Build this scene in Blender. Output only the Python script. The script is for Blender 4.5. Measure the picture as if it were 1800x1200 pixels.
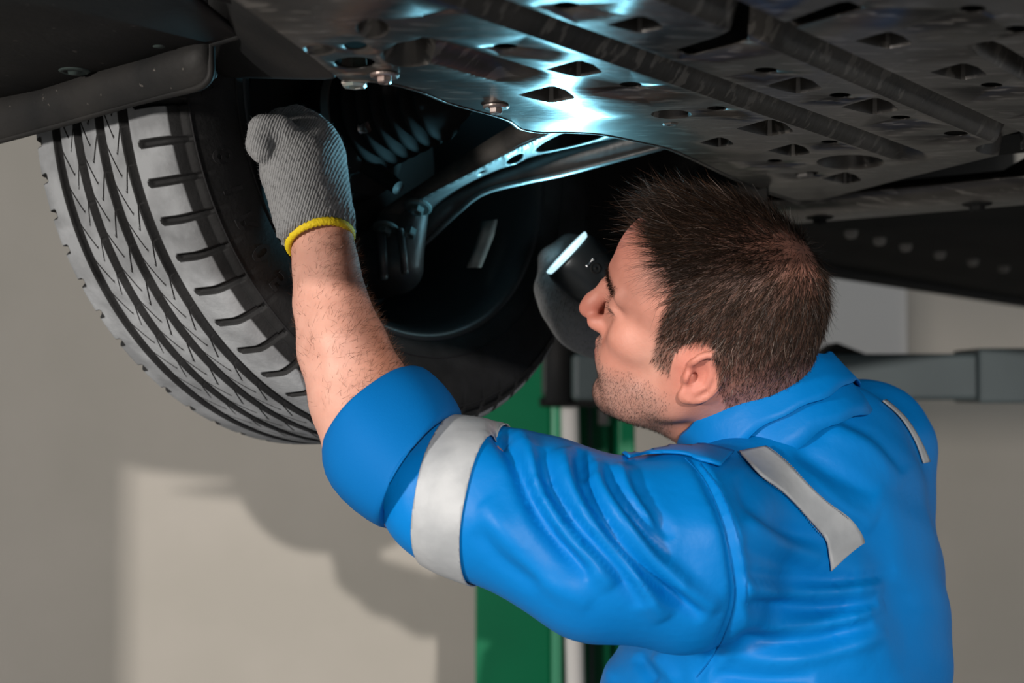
import bpy, bmesh, math, random
import numpy as np
from mathutils import Vector, Matrix
from mathutils.bvhtree import BVHTree
from mathutils.geometry import delaunay_2d_cdt

random.seed(7); rng = np.random.default_rng(7)
for o in list(bpy.data.objects): bpy.data.objects.remove(o)
S = bpy.context.scene
C = S.collection

# ------------------------------------------------------------------ camera
ZC = 1.57                      # camera height
FPX = 2400.0                   # focal length in pixels of an 1800 px wide frame
PITCH = math.atan(90 / FPX)
cam = bpy.data.cameras.new('camera'); co = bpy.data.objects.new('camera', cam); C.objects.link(co)
cam.sensor_width = 36; cam.lens = 36 * FPX / 1800
co.location = (0, 0, ZC); co.rotation_euler = (math.pi/2 + PITCH, 0, 0)
cam.clip_start = .05
cam.dof.use_dof = True; cam.dof.focus_distance = 1.27; cam.dof.aperture_fstop = 4.6
S.camera = co

# ------------------------------------------------------------------ world, lights, exposure
S.view_settings.view_transform = 'Standard'; S.view_settings.look = 'None'
S.view_settings.gamma = 1; S.view_settings.use_curve_mapping = False
S.view_settings.exposure = 0.0
w = bpy.data.worlds.new('world'); S.world = w; w.use_nodes = True
w.node_tree.nodes['Background'].inputs[0].default_value = (.86, .93, 1, 1)
w.node_tree.nodes['Background'].inputs[1].default_value = .385

def area(name, loc, target, size, power, col, sy=None):
    l = bpy.data.lights.new(name, 'AREA'); l.energy = power; l.color = col; l.size = size
    if sy: l.shape = 'RECTANGLE'; l.size_y = sy
    o = bpy.data.objects.new(name, l); C.objects.link(o); o.location = loc
    o.rotation_euler = (Vector(target) - Vector(loc)).to_track_quat('-Z', 'Y').to_euler()
    return o
# work lamp in front of the car, to the left; and a hall lamp behind the camera
area('lamp_front_left', (-2.25, -1.0, ZC + .17), (.1, 1.3, ZC + .05), .26, 95, (1, .93, .86))
area('lamp_doorway', (1.12, -9.0, ZC + 1.58), (0, 2, ZC - .1), .11, 830, (1, .95, .90))

# ------------------------------------------------------------------ helpers
cp, sp = math.cos(PITCH), math.sin(PITCH)
def P(px, py, d):
    """photo point (1800x1200 frame) at distance d -> place in the hall"""
    x = (px - 900) / FPX * d; u = (600 - py) / FPX * d
    return Vector((x, d * cp - u * sp, ZC + d * sp + u * cp))
def to_px(v):
    v = np.asarray(v, float); x = v[..., 0]; y = v[..., 1]; z = v[..., 2] - ZC
    d = y * cp + z * sp; u = -y * sp + z * cp
    return np.stack([900 + FPX * x / d, 600 - FPX * u / d], -1)
def on_height(px, py, h):
    """point of the photo on the level h above the camera height"""
    r = P(px, py, 1.0) - Vector((0, 0, ZC))
    return Vector((0, 0, ZC)) + r * (h / r.z)

def tag(o, label=None, cat=None, group=None, kind=None):
    if label: o['label'] = label
    if cat: o['category'] = cat
    if group: o['group'] = group
    if kind: o['kind'] = kind
    return o
def empty(name, loc, label=None, cat=None):
    o = bpy.data.objects.new(name, None); C.objects.link(o); o.location = loc; o.empty_display_size = .1
    return tag(o, label, cat)
def link(name, me, mat=None, parent=None, smooth=True):
    o = bpy.data.objects.new(name, me); C.objects.link(o)
    if mat: me.materials.append(mat)
    if smooth and len(me.polygons):
        me.polygons.foreach_set('use_smooth', np.ones(len(me.polygons), bool))
    if parent is not None:
        o.parent = parent
        def world(q): return (world(q.parent) @ q.matrix_parent_inverse @ q.matrix_basis) if q.parent else q.matrix_basis.copy()
        m = world(parent)
        o.matrix_parent_inverse = m.inverted()
    return o
def mesh(name, v, f, mat=None, parent=None, smooth=True):
    me = bpy.data.meshes.new(name)
    v = [tuple(map(float, q)) for q in v]
    me.from_pydata(v, [], [tuple(int(i) for i in q) for q in f]); me.update()
    return link(name, me, mat, parent, smooth)
def from_bm(name, bm, mat=None, parent=None, smooth=False):
    me = bpy.data.meshes.new(name); bm.to_mesh(me); bm.free()
    return link(name, me, mat, parent, smooth)
def solid(o, t, off=-1):
    m = o.modifiers.new('thickness', 'SOLIDIFY'); m.thickness = t; m.offset = off; return o
def bev(o, wd, seg=2, ang=30):
    m = o.modifiers.new('bevel', 'BEVEL'); m.width = wd; m.segments = seg; m.limit_method = 'ANGLE'; m.angle_limit = math.radians(ang); return o
def subsurf(o, n=1):
    m = o.modifiers.new('sub', 'SUBSURF'); m.levels = n; m.render_levels = n; return o

def grid_faces(n, m, cu=False, cv=False):
    f = []
    for i in range(n if cu else n - 1):
        for j in range(m if cv else m - 1):
            a, b = (i + 1) % n, (j + 1) % m
            f.append((i*m+j, a*m+j, a*m+b, i*m+b))
    return f
def frame_of(ax):
    ax = Vector(ax).normalized(); t = Vector((0, 0, 1)) if abs(ax.z) < .9 else Vector((1, 0, 0))
    u = ax.cross(t).normalized(); return ax, u, ax.cross(u).normalized()
def lathe(prof, origin, axis, n=48, closed=False):
    """prof: (distance along axis, radius)"""
    ax, u, w_ = frame_of(axis); o = Vector(origin); v = []
    for k in range(n):
        a = 2*math.pi*k/n; d = u*math.cos(a) + w_*math.sin(a)
        for (s, r) in prof: v.append(o + ax*s + d*r)
    return v, grid_faces(n, len(prof), True, closed)
def tube(pts, rad, n=12, cap=True):
    pts = [Vector(p) for p in pts]; v = []; f = []
    if not hasattr(rad, '__len__'): rad = [rad]*len(pts)
    prev = None
    for i, p in enumerate(pts):
        t = (pts[min(i+1, len(pts)-1)] - pts[max(i-1, 0)]).normalized()
        if prev is None: _, u, _w = frame_of(t)
        else: u = (prev - t*prev.dot(t)).normalized()
        prev = u; w_ = t.cross(u)
        for k in range(n):
            a = 2*math.pi*k/n; v.append(p + (u*math.cos(a) + w_*math.sin(a))*rad[i])
    f = grid_faces(len(pts), n, False, True)
    if cap: f.append(tuple(range(n))[::-1]); f.append(tuple(range((len(pts)-1)*n, len(pts)*n)))
    return v, f
def box_pts(a, b):
    return [(x, y, z) for x in (a[0], b[0]) for y in (a[1], b[1]) for z in (a[2], b[2])]
BOXF = [(0,1,3,2),(4,6,7,5),(0,4,5,1),(2,3,7,6),(0,2,6,4),(1,5,7,3)]
def interp(pts, n):
    """smooth curve through the points"""
    pts = [Vector(p) for p in pts]; out = []; m = len(pts)-1
    for k in range(n):
        t = k/(n-1)*m; i = min(int(t), m-1); s = t-i
        p0 = pts[max(i-1, 0)]; p1 = pts[i]; p2 = pts[i+1]; p3 = pts[min(i+2, m)]
        out.append(.5*((2*p1)+(p2-p0)*s+(2*p0-5*p1+4*p2-p3)*s*s+(3*p1-p0-3*p2+p3)*s**3))
    return out

# ---- signed distance sculpting (numpy) + surface nets
def smin(a, b, k):
    h = np.clip(.5 + .5*(b-a)/k, 0, 1); return b*(1-h) + a*h - k*h*(1-h)
def smax(a, b, k): return -smin(-a, -b, k)
def sph(p, c, r): return np.sqrt(((p-np.asarray(c, np.float32))**2).sum(-1)) - r
def ell(p, c, r, R=None):
    q = p - np.asarray(c, np.float32)
    if R is not None: q = q @ np.asarray(R, np.float32)      # columns of R are the axes
    r = np.asarray(r, np.float32)
    k0 = np.sqrt(((q/r)**2).sum(-1)); k1 = np.sqrt(((q/(r*r))**2).sum(-1))
    return k0*(k0-1)/np.maximum(k1, 1e-6)
def cone(p, a, b, ra, rb):
    a = np.asarray(a, np.float32); b = np.asarray(b, np.float32); ba = b-a; L = float((ba**2).sum())
    t = np.clip(((p-a)@ba)/L, 0, 1)
    return np.sqrt(((p-a-t[..., None]*ba)**2).sum(-1)) - (ra + (rb-ra)*t)
def chain(p, pts, rs, k=None):
    d = None
    for i in range(len(pts)-1):
        e = cone(p, pts[i], pts[i+1], rs[i], rs[i+1])
        d = e if d is None else (np.minimum(d, e) if k is None else smin(d, e, k))
    return d
def nets(fn, lo, hi, h):
    lo = np.asarray(lo, np.float32); n = [int(math.ceil((hi[i]-lo[i])/h))+1 for i in range(3)]
    ax = [lo[i] + h*np.arange(n[i], dtype=np.float32) for i in range(3)]
    V = np.empty(n, np.float32)
    Y, Z = np.meshgrid(ax[1], ax[2], indexing='ij')
    step = max(1, int(400000/(n[1]*n[2])))
    for i in range(0, n[0], step):
        xs = ax[0][i:i+step]
        p = np.empty((len(xs), n[1], n[2], 3), np.float32)
        p[..., 0] = xs[:, None, None]; p[..., 1] = Y; p[..., 2] = Z
        V[i:i+step] = fn(p)
    s = V < 0
    cs = np.zeros([k-1 for k in n], np.int8)
    for a in (0,1):
        for b in (0,1):
            for c in (0,1): cs += s[a:n[0]-1+a, b:n[1]-1+b, c:n[2]-1+c]
    act = (cs > 0) & (cs < 8); idx = -np.ones(act.shape, np.int64)
    I = np.argwhere(act); idx[act] = np.arange(len(I))
    acc = np.zeros((len(I), 3)); cnt = np.zeros(len(I))
    corners = [(a,b,c) for a in (0,1) for b in (0,1) for c in (0,1)]
    for u in corners:
        for q in corners:
            df = [q[i]-u[i] for i in range(3)]
            if sum(df) == 1 and min(df) == 0:
                va = V[I[:,0]+u[0], I[:,1]+u[1], I[:,2]+u[2]]; vb = V[I[:,0]+q[0], I[:,1]+q[1], I[:,2]+q[2]]
                m = (va < 0) != (vb < 0); t = np.where(m, va/np.where(m, va-vb, 1), 0)
                pt = np.asarray(u)[None] + t[:, None]*np.asarray(df)[None]
                acc += pt*m[:, None]; cnt += m
    vert = lo + h*(I + acc/np.maximum(cnt, 1)[:, None])
    faces = []
    for d in range(3):
        e = [(1,0,0),(0,1,0),(0,0,1)][d]; o1, o2 = (d+1) % 3, (d+2) % 3
        A = s[:n[0]-e[0], :n[1]-e[1], :n[2]-e[2]]; B = s[e[0]:, e[1]:, e[2]:]
        ch = A != B; K = np.argwhere(ch); K = K[(K[:, o1] > 0) & (K[:, o2] > 0) & (K[:, o1] < n[o1]-1) & (K[:, o2] < n[o2]-1)]
        inside = A[K[:,0], K[:,1], K[:,2]]
        def cell(d1, d2):
            q = K.copy(); q[:, o1] -= d1; q[:, o2] -= d2; return idx[q[:,0], q[:,1], q[:,2]]
        q = np.stack([cell(1,1), cell(0,1), cell(0,0), cell(1,0)], 1)
        q[~inside] = q[~inside][:, ::-1]; faces.append(q)
    return vert, np.concatenate(faces)
def np_mesh(name, v, f, mat=None, parent=None):
    me = bpy.data.meshes.new(name); v = np.asarray(v, np.float32); f = np.asarray(f, np.int32)
    me.vertices.add(len(v)); me.vertices.foreach_set('co', v.ravel())
    k = f.shape[1]
    me.loops.add(f.size); me.loops.foreach_set('vertex_index', f.ravel())
    me.polygons.add(len(f)); me.polygons.foreach_set('loop_start', np.arange(0, f.size, k, dtype=np.int32))
    me.update(calc_edges=True); me.validate()
    return link(name, me, mat, parent)
def relax(v, f, it=2, lam=.5):
    f = np.asarray(f); n = len(v); k = f.shape[1]
    a = f.ravel(); b = np.roll(f, -1, 1).ravel(); v = np.array(v, float)
    for _ in range(it):
        s = np.zeros((n, 3)); c = np.zeros(n)
        for i in range(3):
            s[:, i] = np.bincount(a, v[b, i], n) + np.bincount(b, v[a, i], n)
        c = np.bincount(a, minlength=n) + np.bincount(b, minlength=n)
        v = v + lam*(s/np.maximum(c, 1)[:, None] - v)
    return v
def normals(v, f):
    f = np.asarray(f); q = np.cross(v[f[:,2]]-v[f[:,0]], v[f[:,3 if f.shape[1] > 3 else 1]]-v[f[:,1 if f.shape[1] > 3 else 0]])
    n = np.zeros_like(v)
    for j in range(f.shape[1]):
        for i in range(3): n[:, i] += np.bincount(f[:, j], q[:, i], len(v))
    return n/np.maximum(np.linalg.norm(n, axis=1), 1e-12)[:, None]
def subdivide(v, f):
    """one Catmull-free linear quad split"""
    f = np.asarray(f); n = len(v)
    e = np.concatenate([np.stack([f[:, j], f[:, (j+1) % 4]], 1) for j in range(4)]); es = np.sort(e, 1)
    u, inv = np.unique(es, axis=0, return_inverse=True); inv = inv.reshape(-1)
    em = (v[u[:,0]] + v[u[:,1]])/2; fm = v[f].mean(1); m = len(f)
    V = np.concatenate([v, em, fm]); E = [n + inv[j*m:(j+1)*m] for j in range(4)]; c = n + len(u) + np.arange(m)
    F = np.concatenate([np.stack([f[:, j], E[j], c, E[j-1]], 1) for j in range(4)])
    return V, F
def poly_dist(q, line):
    """distance of 2-D points to a polyline, and position 0..1 along it"""
    line = np.asarray(line, float); seg = np.linalg.norm(np.diff(line, axis=0), axis=1); cum = np.concatenate([[0], np.cumsum(seg)])
    bd = np.full(len(q), 1e9); bt = np.zeros(len(q)); bs = np.zeros(len(q))
    for i in range(len(seg)):
        a, b = line[i], line[i+1]; ba = b-a; t = np.clip(((q-a)@ba)/(ba@ba), 0, 1); r = q-a-t[:, None]*ba
        d = np.linalg.norm(r, axis=1); m = d < bd
        bd[m] = d[m]; bt[m] = (cum[i]+t[m]*seg[i])/cum[-1]; bs[m] = np.sign(ba[0]*r[m, 1]-ba[1]*r[m, 0])
    return bd, bt, bs
def smooth_line(pts, n=24):
    return [(p.x, p.y) for p in interp([Vector((a, b, 0)) for a, b in pts], n)]

# ------------------------------------------------------------------ materials
def material(name, col, rough=.5, metal=0., var=None, scale=8., bump=0., bscale=40., spec=None, attr=None, detail=5., stretch=None,
             speck=None, sss=0., coat=0., sheen=0.):
    m = bpy.data.materials.new(name); m.use_nodes = True; nt = m.node_tree; b = nt.nodes['Principled BSDF']; L = nt.links
    b.inputs['Roughness'].default_value = rough; b.inputs['Metallic'].default_value = metal
    b.inputs['Base Color'].default_value = (*col, 1)
    if spec is not None: b.inputs['Specular IOR Level'].default_value = spec
    if coat: b.inputs['Coat Weight'].default_value = coat; b.inputs['Coat Roughness'].default_value = .15
    if sheen: b.inputs['Sheen Weight'].default_value = sheen; b.inputs['Sheen Roughness'].default_value = .4
    if sss:
        b.inputs['Subsurface Weight'].default_value = sss; b.inputs['Subsurface Radius'].default_value = (1, .35, .2); b.inputs['Subsurface Scale'].default_value = .006
    tc = nt.nodes.new('ShaderNodeTexCoord'); vec = tc.outputs['Object']
    if stretch:
        mp = nt.nodes.new('ShaderNodeMapping'); mp.inputs['Scale'].default_value = stretch[0]; mp.inputs['Rotation'].default_value = (0, 0, stretch[1])
        L.new(vec, mp.inputs[0]); vec = mp.outputs[0]
    cur = None
    if attr:
        a = nt.nodes.new('ShaderNodeAttribute'); a.attribute_name = attr; cur = a.outputs['Color']; L.new(cur, b.inputs['Base Color'])
    if var:
        n = nt.nodes.new('ShaderNodeTexNoise'); n.inputs['Scale'].default_value = scale; n.inputs['Detail'].default_value = detail; L.new(vec, n.inputs['Vector'])
        r = nt.nodes.new('ShaderNodeValToRGB'); r.color_ramp.elements[0].position = .38; r.color_ramp.elements[1].position = .64; L.new(n.outputs['Fac'], r.inputs[0])
        mx = nt.nodes.new('ShaderNodeMix'); mx.data_type = 'RGBA'; L.new(r.outputs[0], mx.inputs[0])
        if cur: L.new(cur, mx.inputs[6])
        else: mx.inputs[6].default_value = (*col, 1)
        mx.inputs[7].default_value = (*var, 1)
        if cur: mx.blend_type = 'MULTIPLY'
        cur = mx.outputs[2]; L.new(cur, b.inputs['Base Color'])
    if speck:
        n2 = nt.nodes.new('ShaderNodeTexNoise'); n2.inputs['Scale'].default_value = speck[1]; n2.inputs['Detail'].default_value = 3; L.new(vec, n2.inputs['Vector'])
        r2 = nt.nodes.new('ShaderNodeValToRGB'); r2.color_ramp.elements[0].position = speck[2]; r2.color_ramp.elements[1].position = speck[2]+.05; L.new(n2.outputs['Fac'], r2.inputs[0])
        mx2 = nt.nodes.new('ShaderNodeMix'); mx2.data_type = 'RGBA'; L.new(r2.outputs[0], mx2.inputs[0])
        if cur: L.new(cur, mx2.inputs[6])
        else: mx2.inputs[6].default_value = (*col, 1)
        mx2.inputs[7].default_value = (*speck[0], 1); cur = mx2.outputs[2]; L.new(cur, b.inputs['Base Color'])
    if bump:
        n3 = nt.nodes.new('ShaderNodeTexNoise'); n3.inputs['Scale'].default_value = bscale; n3.inputs['Detail'].default_value = 7; L.new(vec, n3.inputs['Vector'])
        bp = nt.nodes.new('ShaderNodeBump'); bp.inputs['Strength'].default_value = bump; bp.inputs['Distance'].default_value = .002
        L.new(n3.outputs['Fac'], bp.inputs['Height']); L.new(bp.outputs[0], b.inputs['Normal'])
    return m
def glow(name, col, k):
    m = bpy.data.materials.new(name); m.use_nodes = True; b = m.node_tree.nodes['Principled BSDF']
    b.inputs['Base Color'].default_value = (*col, 1); b.inputs['Emission Color'].default_value = (*col, 1); b.inputs['Emission Strength'].default_value = k
    return m
HEAD_CAR = math.radians(38.0)
M = {}
M['wall'] = material('wall_plaster', (.56, .51, .45), .85, var=(.50, .46, .40), scale=1.3, bump=.15, bscale=30)
M['floor'] = material('floor_concrete', (.30, .29, .27), .6, var=(.24, .23, .22), scale=2.5, bump=.2)
M['green'] = material('green_paint', (.0, .16, .065), .4, var=(.0, .145, .06), scale=5, spec=.2)
M['steel_grey'] = material('blue_grey_paint', (.065, .085, .09), .5, var=(.055, .07, .075), scale=4, spec=.25)
M['chrome'] = material('bright_steel', (.8, .8, .8), .25, .9)
M['white'] = material('white_enamel', (.8, .78, .76), .4)
M['black'] = material('black_rubber_part', (.010, .010, .010), .7, bump=.2, spec=.25)
M['plate'] = material('undertray_metal', (.024, .022, .020), .36, .25, var=(.060, .054, .048), scale=9, bump=.35, bscale=60,
                      stretch=((.8, 2.2, 1), 0), speck=((.13, .12, .108), 40, .565))
M['plastic'] = material('black_plastic', (.008, .0085, .009), .6, spec=.18, var=(.020, .019, .018), scale=7, bump=.25, bscale=120, speck=((.11, .10, .09), 90, .70))
M['floorpan'] = material('floor_pan_coating', (.009, .0095, .0095), .85, spec=.15, var=(.014, .0135, .013), scale=6, bump=.3)
M['arm'] = material('pressed_steel_black', (.055, .055, .055), .45, .3, var=(.035, .035, .035), scale=25, bump=.3, bscale=150)
M['dusty'] = material('dusty_underseal', (.05, .045, .04), .8, var=(.03, .028, .026), scale=40, bump=.6, bscale=220)
M['bolt'] = material('zinc_bolt', (.33, .29, .27), .4, .7, var=(.22, .15, .13), scale=60)
M['bolt_green'] = material('passivated_bolt', (.33, .42, .38), .4, .5, var=(.35, .24, .21), scale=50)
M['arm_bolt'] = material('blue_zinc_bolt', (.10, .13, .13), .4, .6)
M['rubber'] = material('tyre_rubber', (.013, .013, .014), .75, bump=.2, bscale=180, spec=.2)
M['rim'] = material('rim_inner_paint', (.018, .021, .023), .38, .3)
M['rivet'] = material('rivet_plastic', (.03, .045, .042), .4)
M['plug'] = material('plug_grey', (.10, .095, .09), .6)
M['plug_light'] = material('plug_pale', (.16, .15, .14), .7)
M['paper'] = material('paper_label', (.62, .60, .56), .7, var=(.50, .48, .45), scale=60)
# ------------------------------------------------------------------ the hall
YW = 4.9
def plane(name, pts, mat):
    return tag(mesh(name, pts, [tuple(range(len(pts)))], mat, smooth=False), kind='structure')
plane('floor', [(-7, -7, 0), (7, -7, 0), (7, YW, 0), (-7, YW, 0)], M['floor'])
# two wall sections added behind the camera to cut the light on the back wall
for x0, x1 in ((-2.6, -.135), (1.27, 3.2)):
    tag(mesh('wall_front_added', box_pts((x0, -2.15, 0), (x1, -2.0, 3.0)), BOXF, M['wall'], smooth=False), kind='structure')
plane('wall_back', [(-7, YW, 0), (7, YW, 0), (7, YW, 4.5), (-7, YW, 4.5)][::-1], M['wall'])

def lit_patch():
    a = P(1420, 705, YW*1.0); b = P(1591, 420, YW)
    o = mesh('lit_wall_patch', box_pts((a.x, YW-.03, a.z), (b.x, YW-.002, b.z)), BOXF, material('lit_wall_tone', (.86, .81, .77), .8), smooth=False)  # pale slab added in place of a lit patch on the wall
    tag(bev(o, .004), 'added pale slab standing for a lit patch of the back wall behind the grey lift arm', 'lit_patch')
lit_patch()
# ------------------------------------------------------------------ vehicle lift behind the car
def build_lift():
    d = 3.0
    r = empty('vehicle_lift', P(975, 900, d).to_2d().to_3d(), 'green two-post vehicle lift column with grey swing arm behind the tyre', 'vehicle lift')
    def bxw(name, x0, x1, ya, yb, z0, z1, mat, b=.006):
        X0 = (x0-900)/FPX*d; X1 = (x1-900)/FPX*d
        o = mesh(name, box_pts((X0, ya, z0), (X1, yb, z1)), BOXF, mat, r, smooth=False)
        return bev(o, b) if b else o
    bxw('base_plate', 790, 1160, 2.95, 3.45, 0, .02, M['steel_grey'], .002)
    bxw('column', 836, 968, d, d+.30, .02, 3.4, M['green'])
    bxw('column_back', 968, 1100, d+.17, d+.30, .02, 3.4, M['green'], .004)
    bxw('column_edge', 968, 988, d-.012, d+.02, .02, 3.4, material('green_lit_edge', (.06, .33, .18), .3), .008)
    bxw('column_edge', 1086, 1116, d, d+.30, .02, 3.4, M['green'])
    v, f = tube([((1024-900)/FPX*d, d-.02, .02), ((1000-900)/FPX*d, d-.02, ZC)], .020, 16); mesh('lift_cylinder', v, f, M['white'], r)
    v, f = tube([((1047-900)/FPX*d, d+.08, .02), ((1040-900)/FPX*d, d+.08, ZC)], .006, 10); mesh('lift_chain', v, f, M['steel_grey'], r)
    v, f = tube([((1062-900)/FPX*d, d+.0, ZC-.07), ((1062-900)/FPX*d, d+.0, ZC+.1)], .014, 16); mesh('lock_pin', v, f, M['chrome'], r)
    # carriage with arm pivot
    bxw('carriage', 952, 1075, d-.10, d+.02, ZC-.012, ZC+.14, material('carriage_paint', (.035, .037, .036), .5), .012)
    bxw('carriage_lip', 948, 1080, d-.13, d+.02, ZC-.03, ZC-.010, M['floorpan'], .004)
    v, f = tube([((978-900)/FPX*d, d-.13, ZC-.02), ((978-900)/FPX*d, d-.13, ZC+.17)], .028, 20); mesh('pivot_post', v, f, M['black'], r)
    # swing arm, running to the rear lifting point
    a = np.array([1.02*.36, 2.62]); 
    z0, z1 = P(1600, 703, 2.66).z, P(1600, 622, 2.66).z
    o = mesh('swing_arm', box_pts((.12, 2.64, z0), (1.75, 2.76, z1)), BOXF, M['steel_grey'], r, smooth=False); bev(o, .008)
    o = mesh('arm_stage', box_pts((P(1715, 600, 2.64).x, 2.62, z0-.006), (1.9, 2.78, z1+.010)), BOXF, M['steel_grey'], r, smooth=False); bev(o, .006)
    o = mesh('arm_lug', [(P(1440,0,2.66).x, 2.65, z1), (P(1440,0,2.66).x, 2.74, z1), (P(1470,0,2.66).x, 2.65, z1+.022), (P(1470,0,2.66).x, 2.74, z1+.022),
                      (P(1520,0,2.66).x, 2.65, z1), (P(1520,0,2.66).x, 2.74, z1)], [(0,2,4),(1,5,3),(0,1,3,2),(2,3,5,4),(0,4,5,1)], M['floorpan'], r, smooth=False)
build_lift()

# ------------------------------------------------------------------ the car
OX, OY = -.195, 1.584                 # above the wheel's contact point
Lv = Vector((math.sin(HEAD_CAR), math.cos(HEAD_CAR), 0))     # to the rear of the car
Nv = Vector((math.cos(HEAD_CAR), -math.sin(HEAD_CAR), 0))    # to the middle of the car
def CC(a, b, h): return Vector((OX, OY, ZC + h)) + Lv*a + Nv*b
def car_ab(v):
    q = Vector((v[0]-OX, v[1]-OY, 0)); return q.dot(Lv), q.dot(Nv)
HP = .255
CAR = empty('car', CC(1.3, .75, 0), 'black underside of a raised car with its front wheel, seen from below', 'car')

def bolt(name, pos, axis, r, parent, mat, washer=True, hexh=None):
    ax, u, w_ = frame_of(axis); pos = Vector(pos); bm = bmesh.new()
    def ring(rad, s, n, ph=0): return [bm.verts.new(pos + ax*s + (u*math.cos(2*math.pi*k/n+ph) + w_*math.sin(2*math.pi*k/n+ph))*rad) for k in range(n)]
    def sleeve(A, B):
        n = len(A)
        for k in range(n): bm.faces.new((A[k], A[(k+1) % n], B[(k+1) % n], B[k]))
    if washer:
        A = ring(r*1.9, 0, 24); B = ring(r*1.9, r*.25, 24); c = ring(r*1.6, r*.42, 24); sleeve(A, B); sleeve(B, c); bm.faces.new(c)
    hh = hexh or r*1.0
    A = ring(r, 0, 6); B = ring(r, hh, 6); D = ring(r*.8, hh+r*.18, 6); E = ring(r*.5, hh+r*.18, 6); F = ring(r*.45, hh+r*.02, 6)
    sleeve(A, B); sleeve(B, D); sleeve(D, E); sleeve(E, F); bm.faces.new(F)
    bmesh.ops.recalc_face_normals(bm, faces=bm.faces)
    return from_bm(name, bm, mat, parent)

# ---- undertray: flat stamped sheet with swages, pockets and holes, cut by constrained triangulation
def hx(px, py): return car_ab(on_height(px, py, HP))
def build_tray():
    edge = [(600,141),(650,142),(690,147),(740,160),(790,180),(835,193),(872,203),(900,213),(918,226),(950,232),(1000,232),(1060,236),
            (1130,250),(1180,262),(1230,284),(1270,303),(1330,330),(1400,352),(1440,352)]
    outer = [(600,141),(575,122),(545,97),(500,64),(430,12),(360,-40),(300,-90)]
    far = [(1440,350),(1620,306),(1800,262),(2050,203)]
    out2 = [hx(*q) for q in edge] + [hx(*q) for q in far[1:]] + [(-.35, 1.25), (-1.0, 1.25), (-1.0, .40)] + [hx(*q) for q in outer[::-1][:-1]]
    pts = [Vector(q) for q in out2]; nb = len(pts)
    edges = [(i, (i+1) % nb) for i in range(nb)]; faces = []
    def loop(q):
        k = len(pts); pts.extend(Vector(s) for s in q); edges.extend((k+i, k+(i+1) % len(q)) for i in range(len(q))); return [Vector(s) for s in q]
    def ellipse(cx, cy, rx, ry, n=20, ph=0): return [hx(cx+rx*math.cos(2*math.pi*k/n+ph), cy+ry*math.sin(2*math.pi*k/n+ph)) for k in range(n)]
    def rounddiamond(cx, cy, s=1.):
        t = [(-51,1),(-24,-7),(4,-14.5),(14,-14.5),(34,-8),(49,4),(48,7),(30,11),(12,14),(4,14),(-20,9)]
        return [hx(cx+a*s, cy+b*s) for a, b in t]
    holes = []; pockets = []
    for c in [(995,10,23,8),(888,82,22,6),(1108,149,20,5.5),(1260,191,18,4.5),(1346,124,21,5.5),(1477,168,20,5),(1583,207,18,4),(1710,16,24,7),
              (1790,52,24,7),(1743,150,20,5),(1680,235,22,5),(1458,250,16,3.5),(625,81,21,8.5),(1362,283,14,3.5),(1428,304,12,3),(1900,130,22,6),(1850,185,20,5),
              (1360,-30,25,8),(1580,-60,26,9),(800,-20,24,9)]:
        holes.append(loop(ellipse(*c)))
    for q in [[(1186,88),(1262,64),(1290,50),(1300,48),(1322,57),(1316,71),(1290,80),(1222,97),(1208,97)],
              [(1376,40),(1474,4),(1492,2),(1519,13),(1512,18),(1400,49),(1388,48)],
              [(742,26),(790,15),(792,17),(745,29)]]:
        holes.append(loop([hx(*s) for s in q]))
    holes.append(loop(ellipse(624, 111, 37, 11)))
    def pocket(q, depth, inset=.82):
        A = loop(q); cx = sum(s.x for s in A)/len(A); cy = sum(s.y for s in A)/len(A)
        B = loop([(cx+(s.x-cx)*inset, cy+(s.y-cy)*inset) for s in A]); pockets.append((B, depth))
    for c in [(1009,121),(961,166),(1117,43),(1395,150),(1530,187),(1553,71),(1685,126),(1345,225),(1388,264,.75),(1480,313,.7),(1260,250,.6),(1500,-60),(1850,60)]:
        pocket(rounddiamond(*c), .020)
    pocket(ellipse(1495,285,60,13), .02); pocket(ellipse(1758,262,44,11), .02); pocket(ellipse(1180,201,36,8), .010, .7)
    pocket(ellipse(655,50,30,17), .016, .55); pocket(ellipse(720,96,52,22), .02, .6); pocket(ellipse(560,88,30,9), .008, .6)
    # swages, straight along the car; b measured on the sheet
    sw = []
    def swage(top, bot, a0, a1, depth): sw.append((hx(*top)[1], hx(*bot)[1], a0, a1, depth))
    swage((1180,105), (1175,146), hx(860,-10)[0]-.25, hx(1600,282)[0], .020)
    swage((1425,60), (1400,104), -1., hx(1800,258)[0]+.02, .022)
    swage((850,92), (820,131), hx(690,75)[0], hx(950,140)[0], .016)
    swage((1745,68), (1745,112), hx(1690,80)[0], .6, .022)
    def zf(x, y):
        z = 0.
        for (b0, b1, a0, a1, dp) in sw:
            lo, hi = min(b0, b1), max(b0, b1); wd = (hi-lo)*.30
            t = min(max((y-lo)/wd, 0), max((hi-y)/wd, 0), 1); t = max(t, 0)
            e = min(max((x-a0)/.04, 0), max((a1-x)/.04, 0), 1)
            t = t*t*(3-2*t)*e*e*(3-2*e); z = max(z, dp*t)
        return z
    for (b0, b1, a0, a1, dp) in sw:
        lo, hi = min(b0, b1), max(b0, b1); wd = (hi-lo)*.30
        for b in (lo, lo+wd*.25, lo+wd*.5, lo+wd*.75, lo+wd, hi-wd, hi-wd*.75, hi-wd*.5, hi-wd*.25, hi):
            k0 = None
            for a in np.concatenate([np.linspace(a0, a0+.04, 4), np.linspace(a0+.08, a1-.08, 14), np.linspace(a1-.04, a1, 4)]):
                pts.append(Vector((float(a), b)))
                if k0 is not None: edges.append((k0, len(pts)-1))
                k0 = len(pts)-1
    rv, re, rf, *_ = delaunay_2d_cdt(pts, edges, faces, 0, 1e-6)
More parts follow.
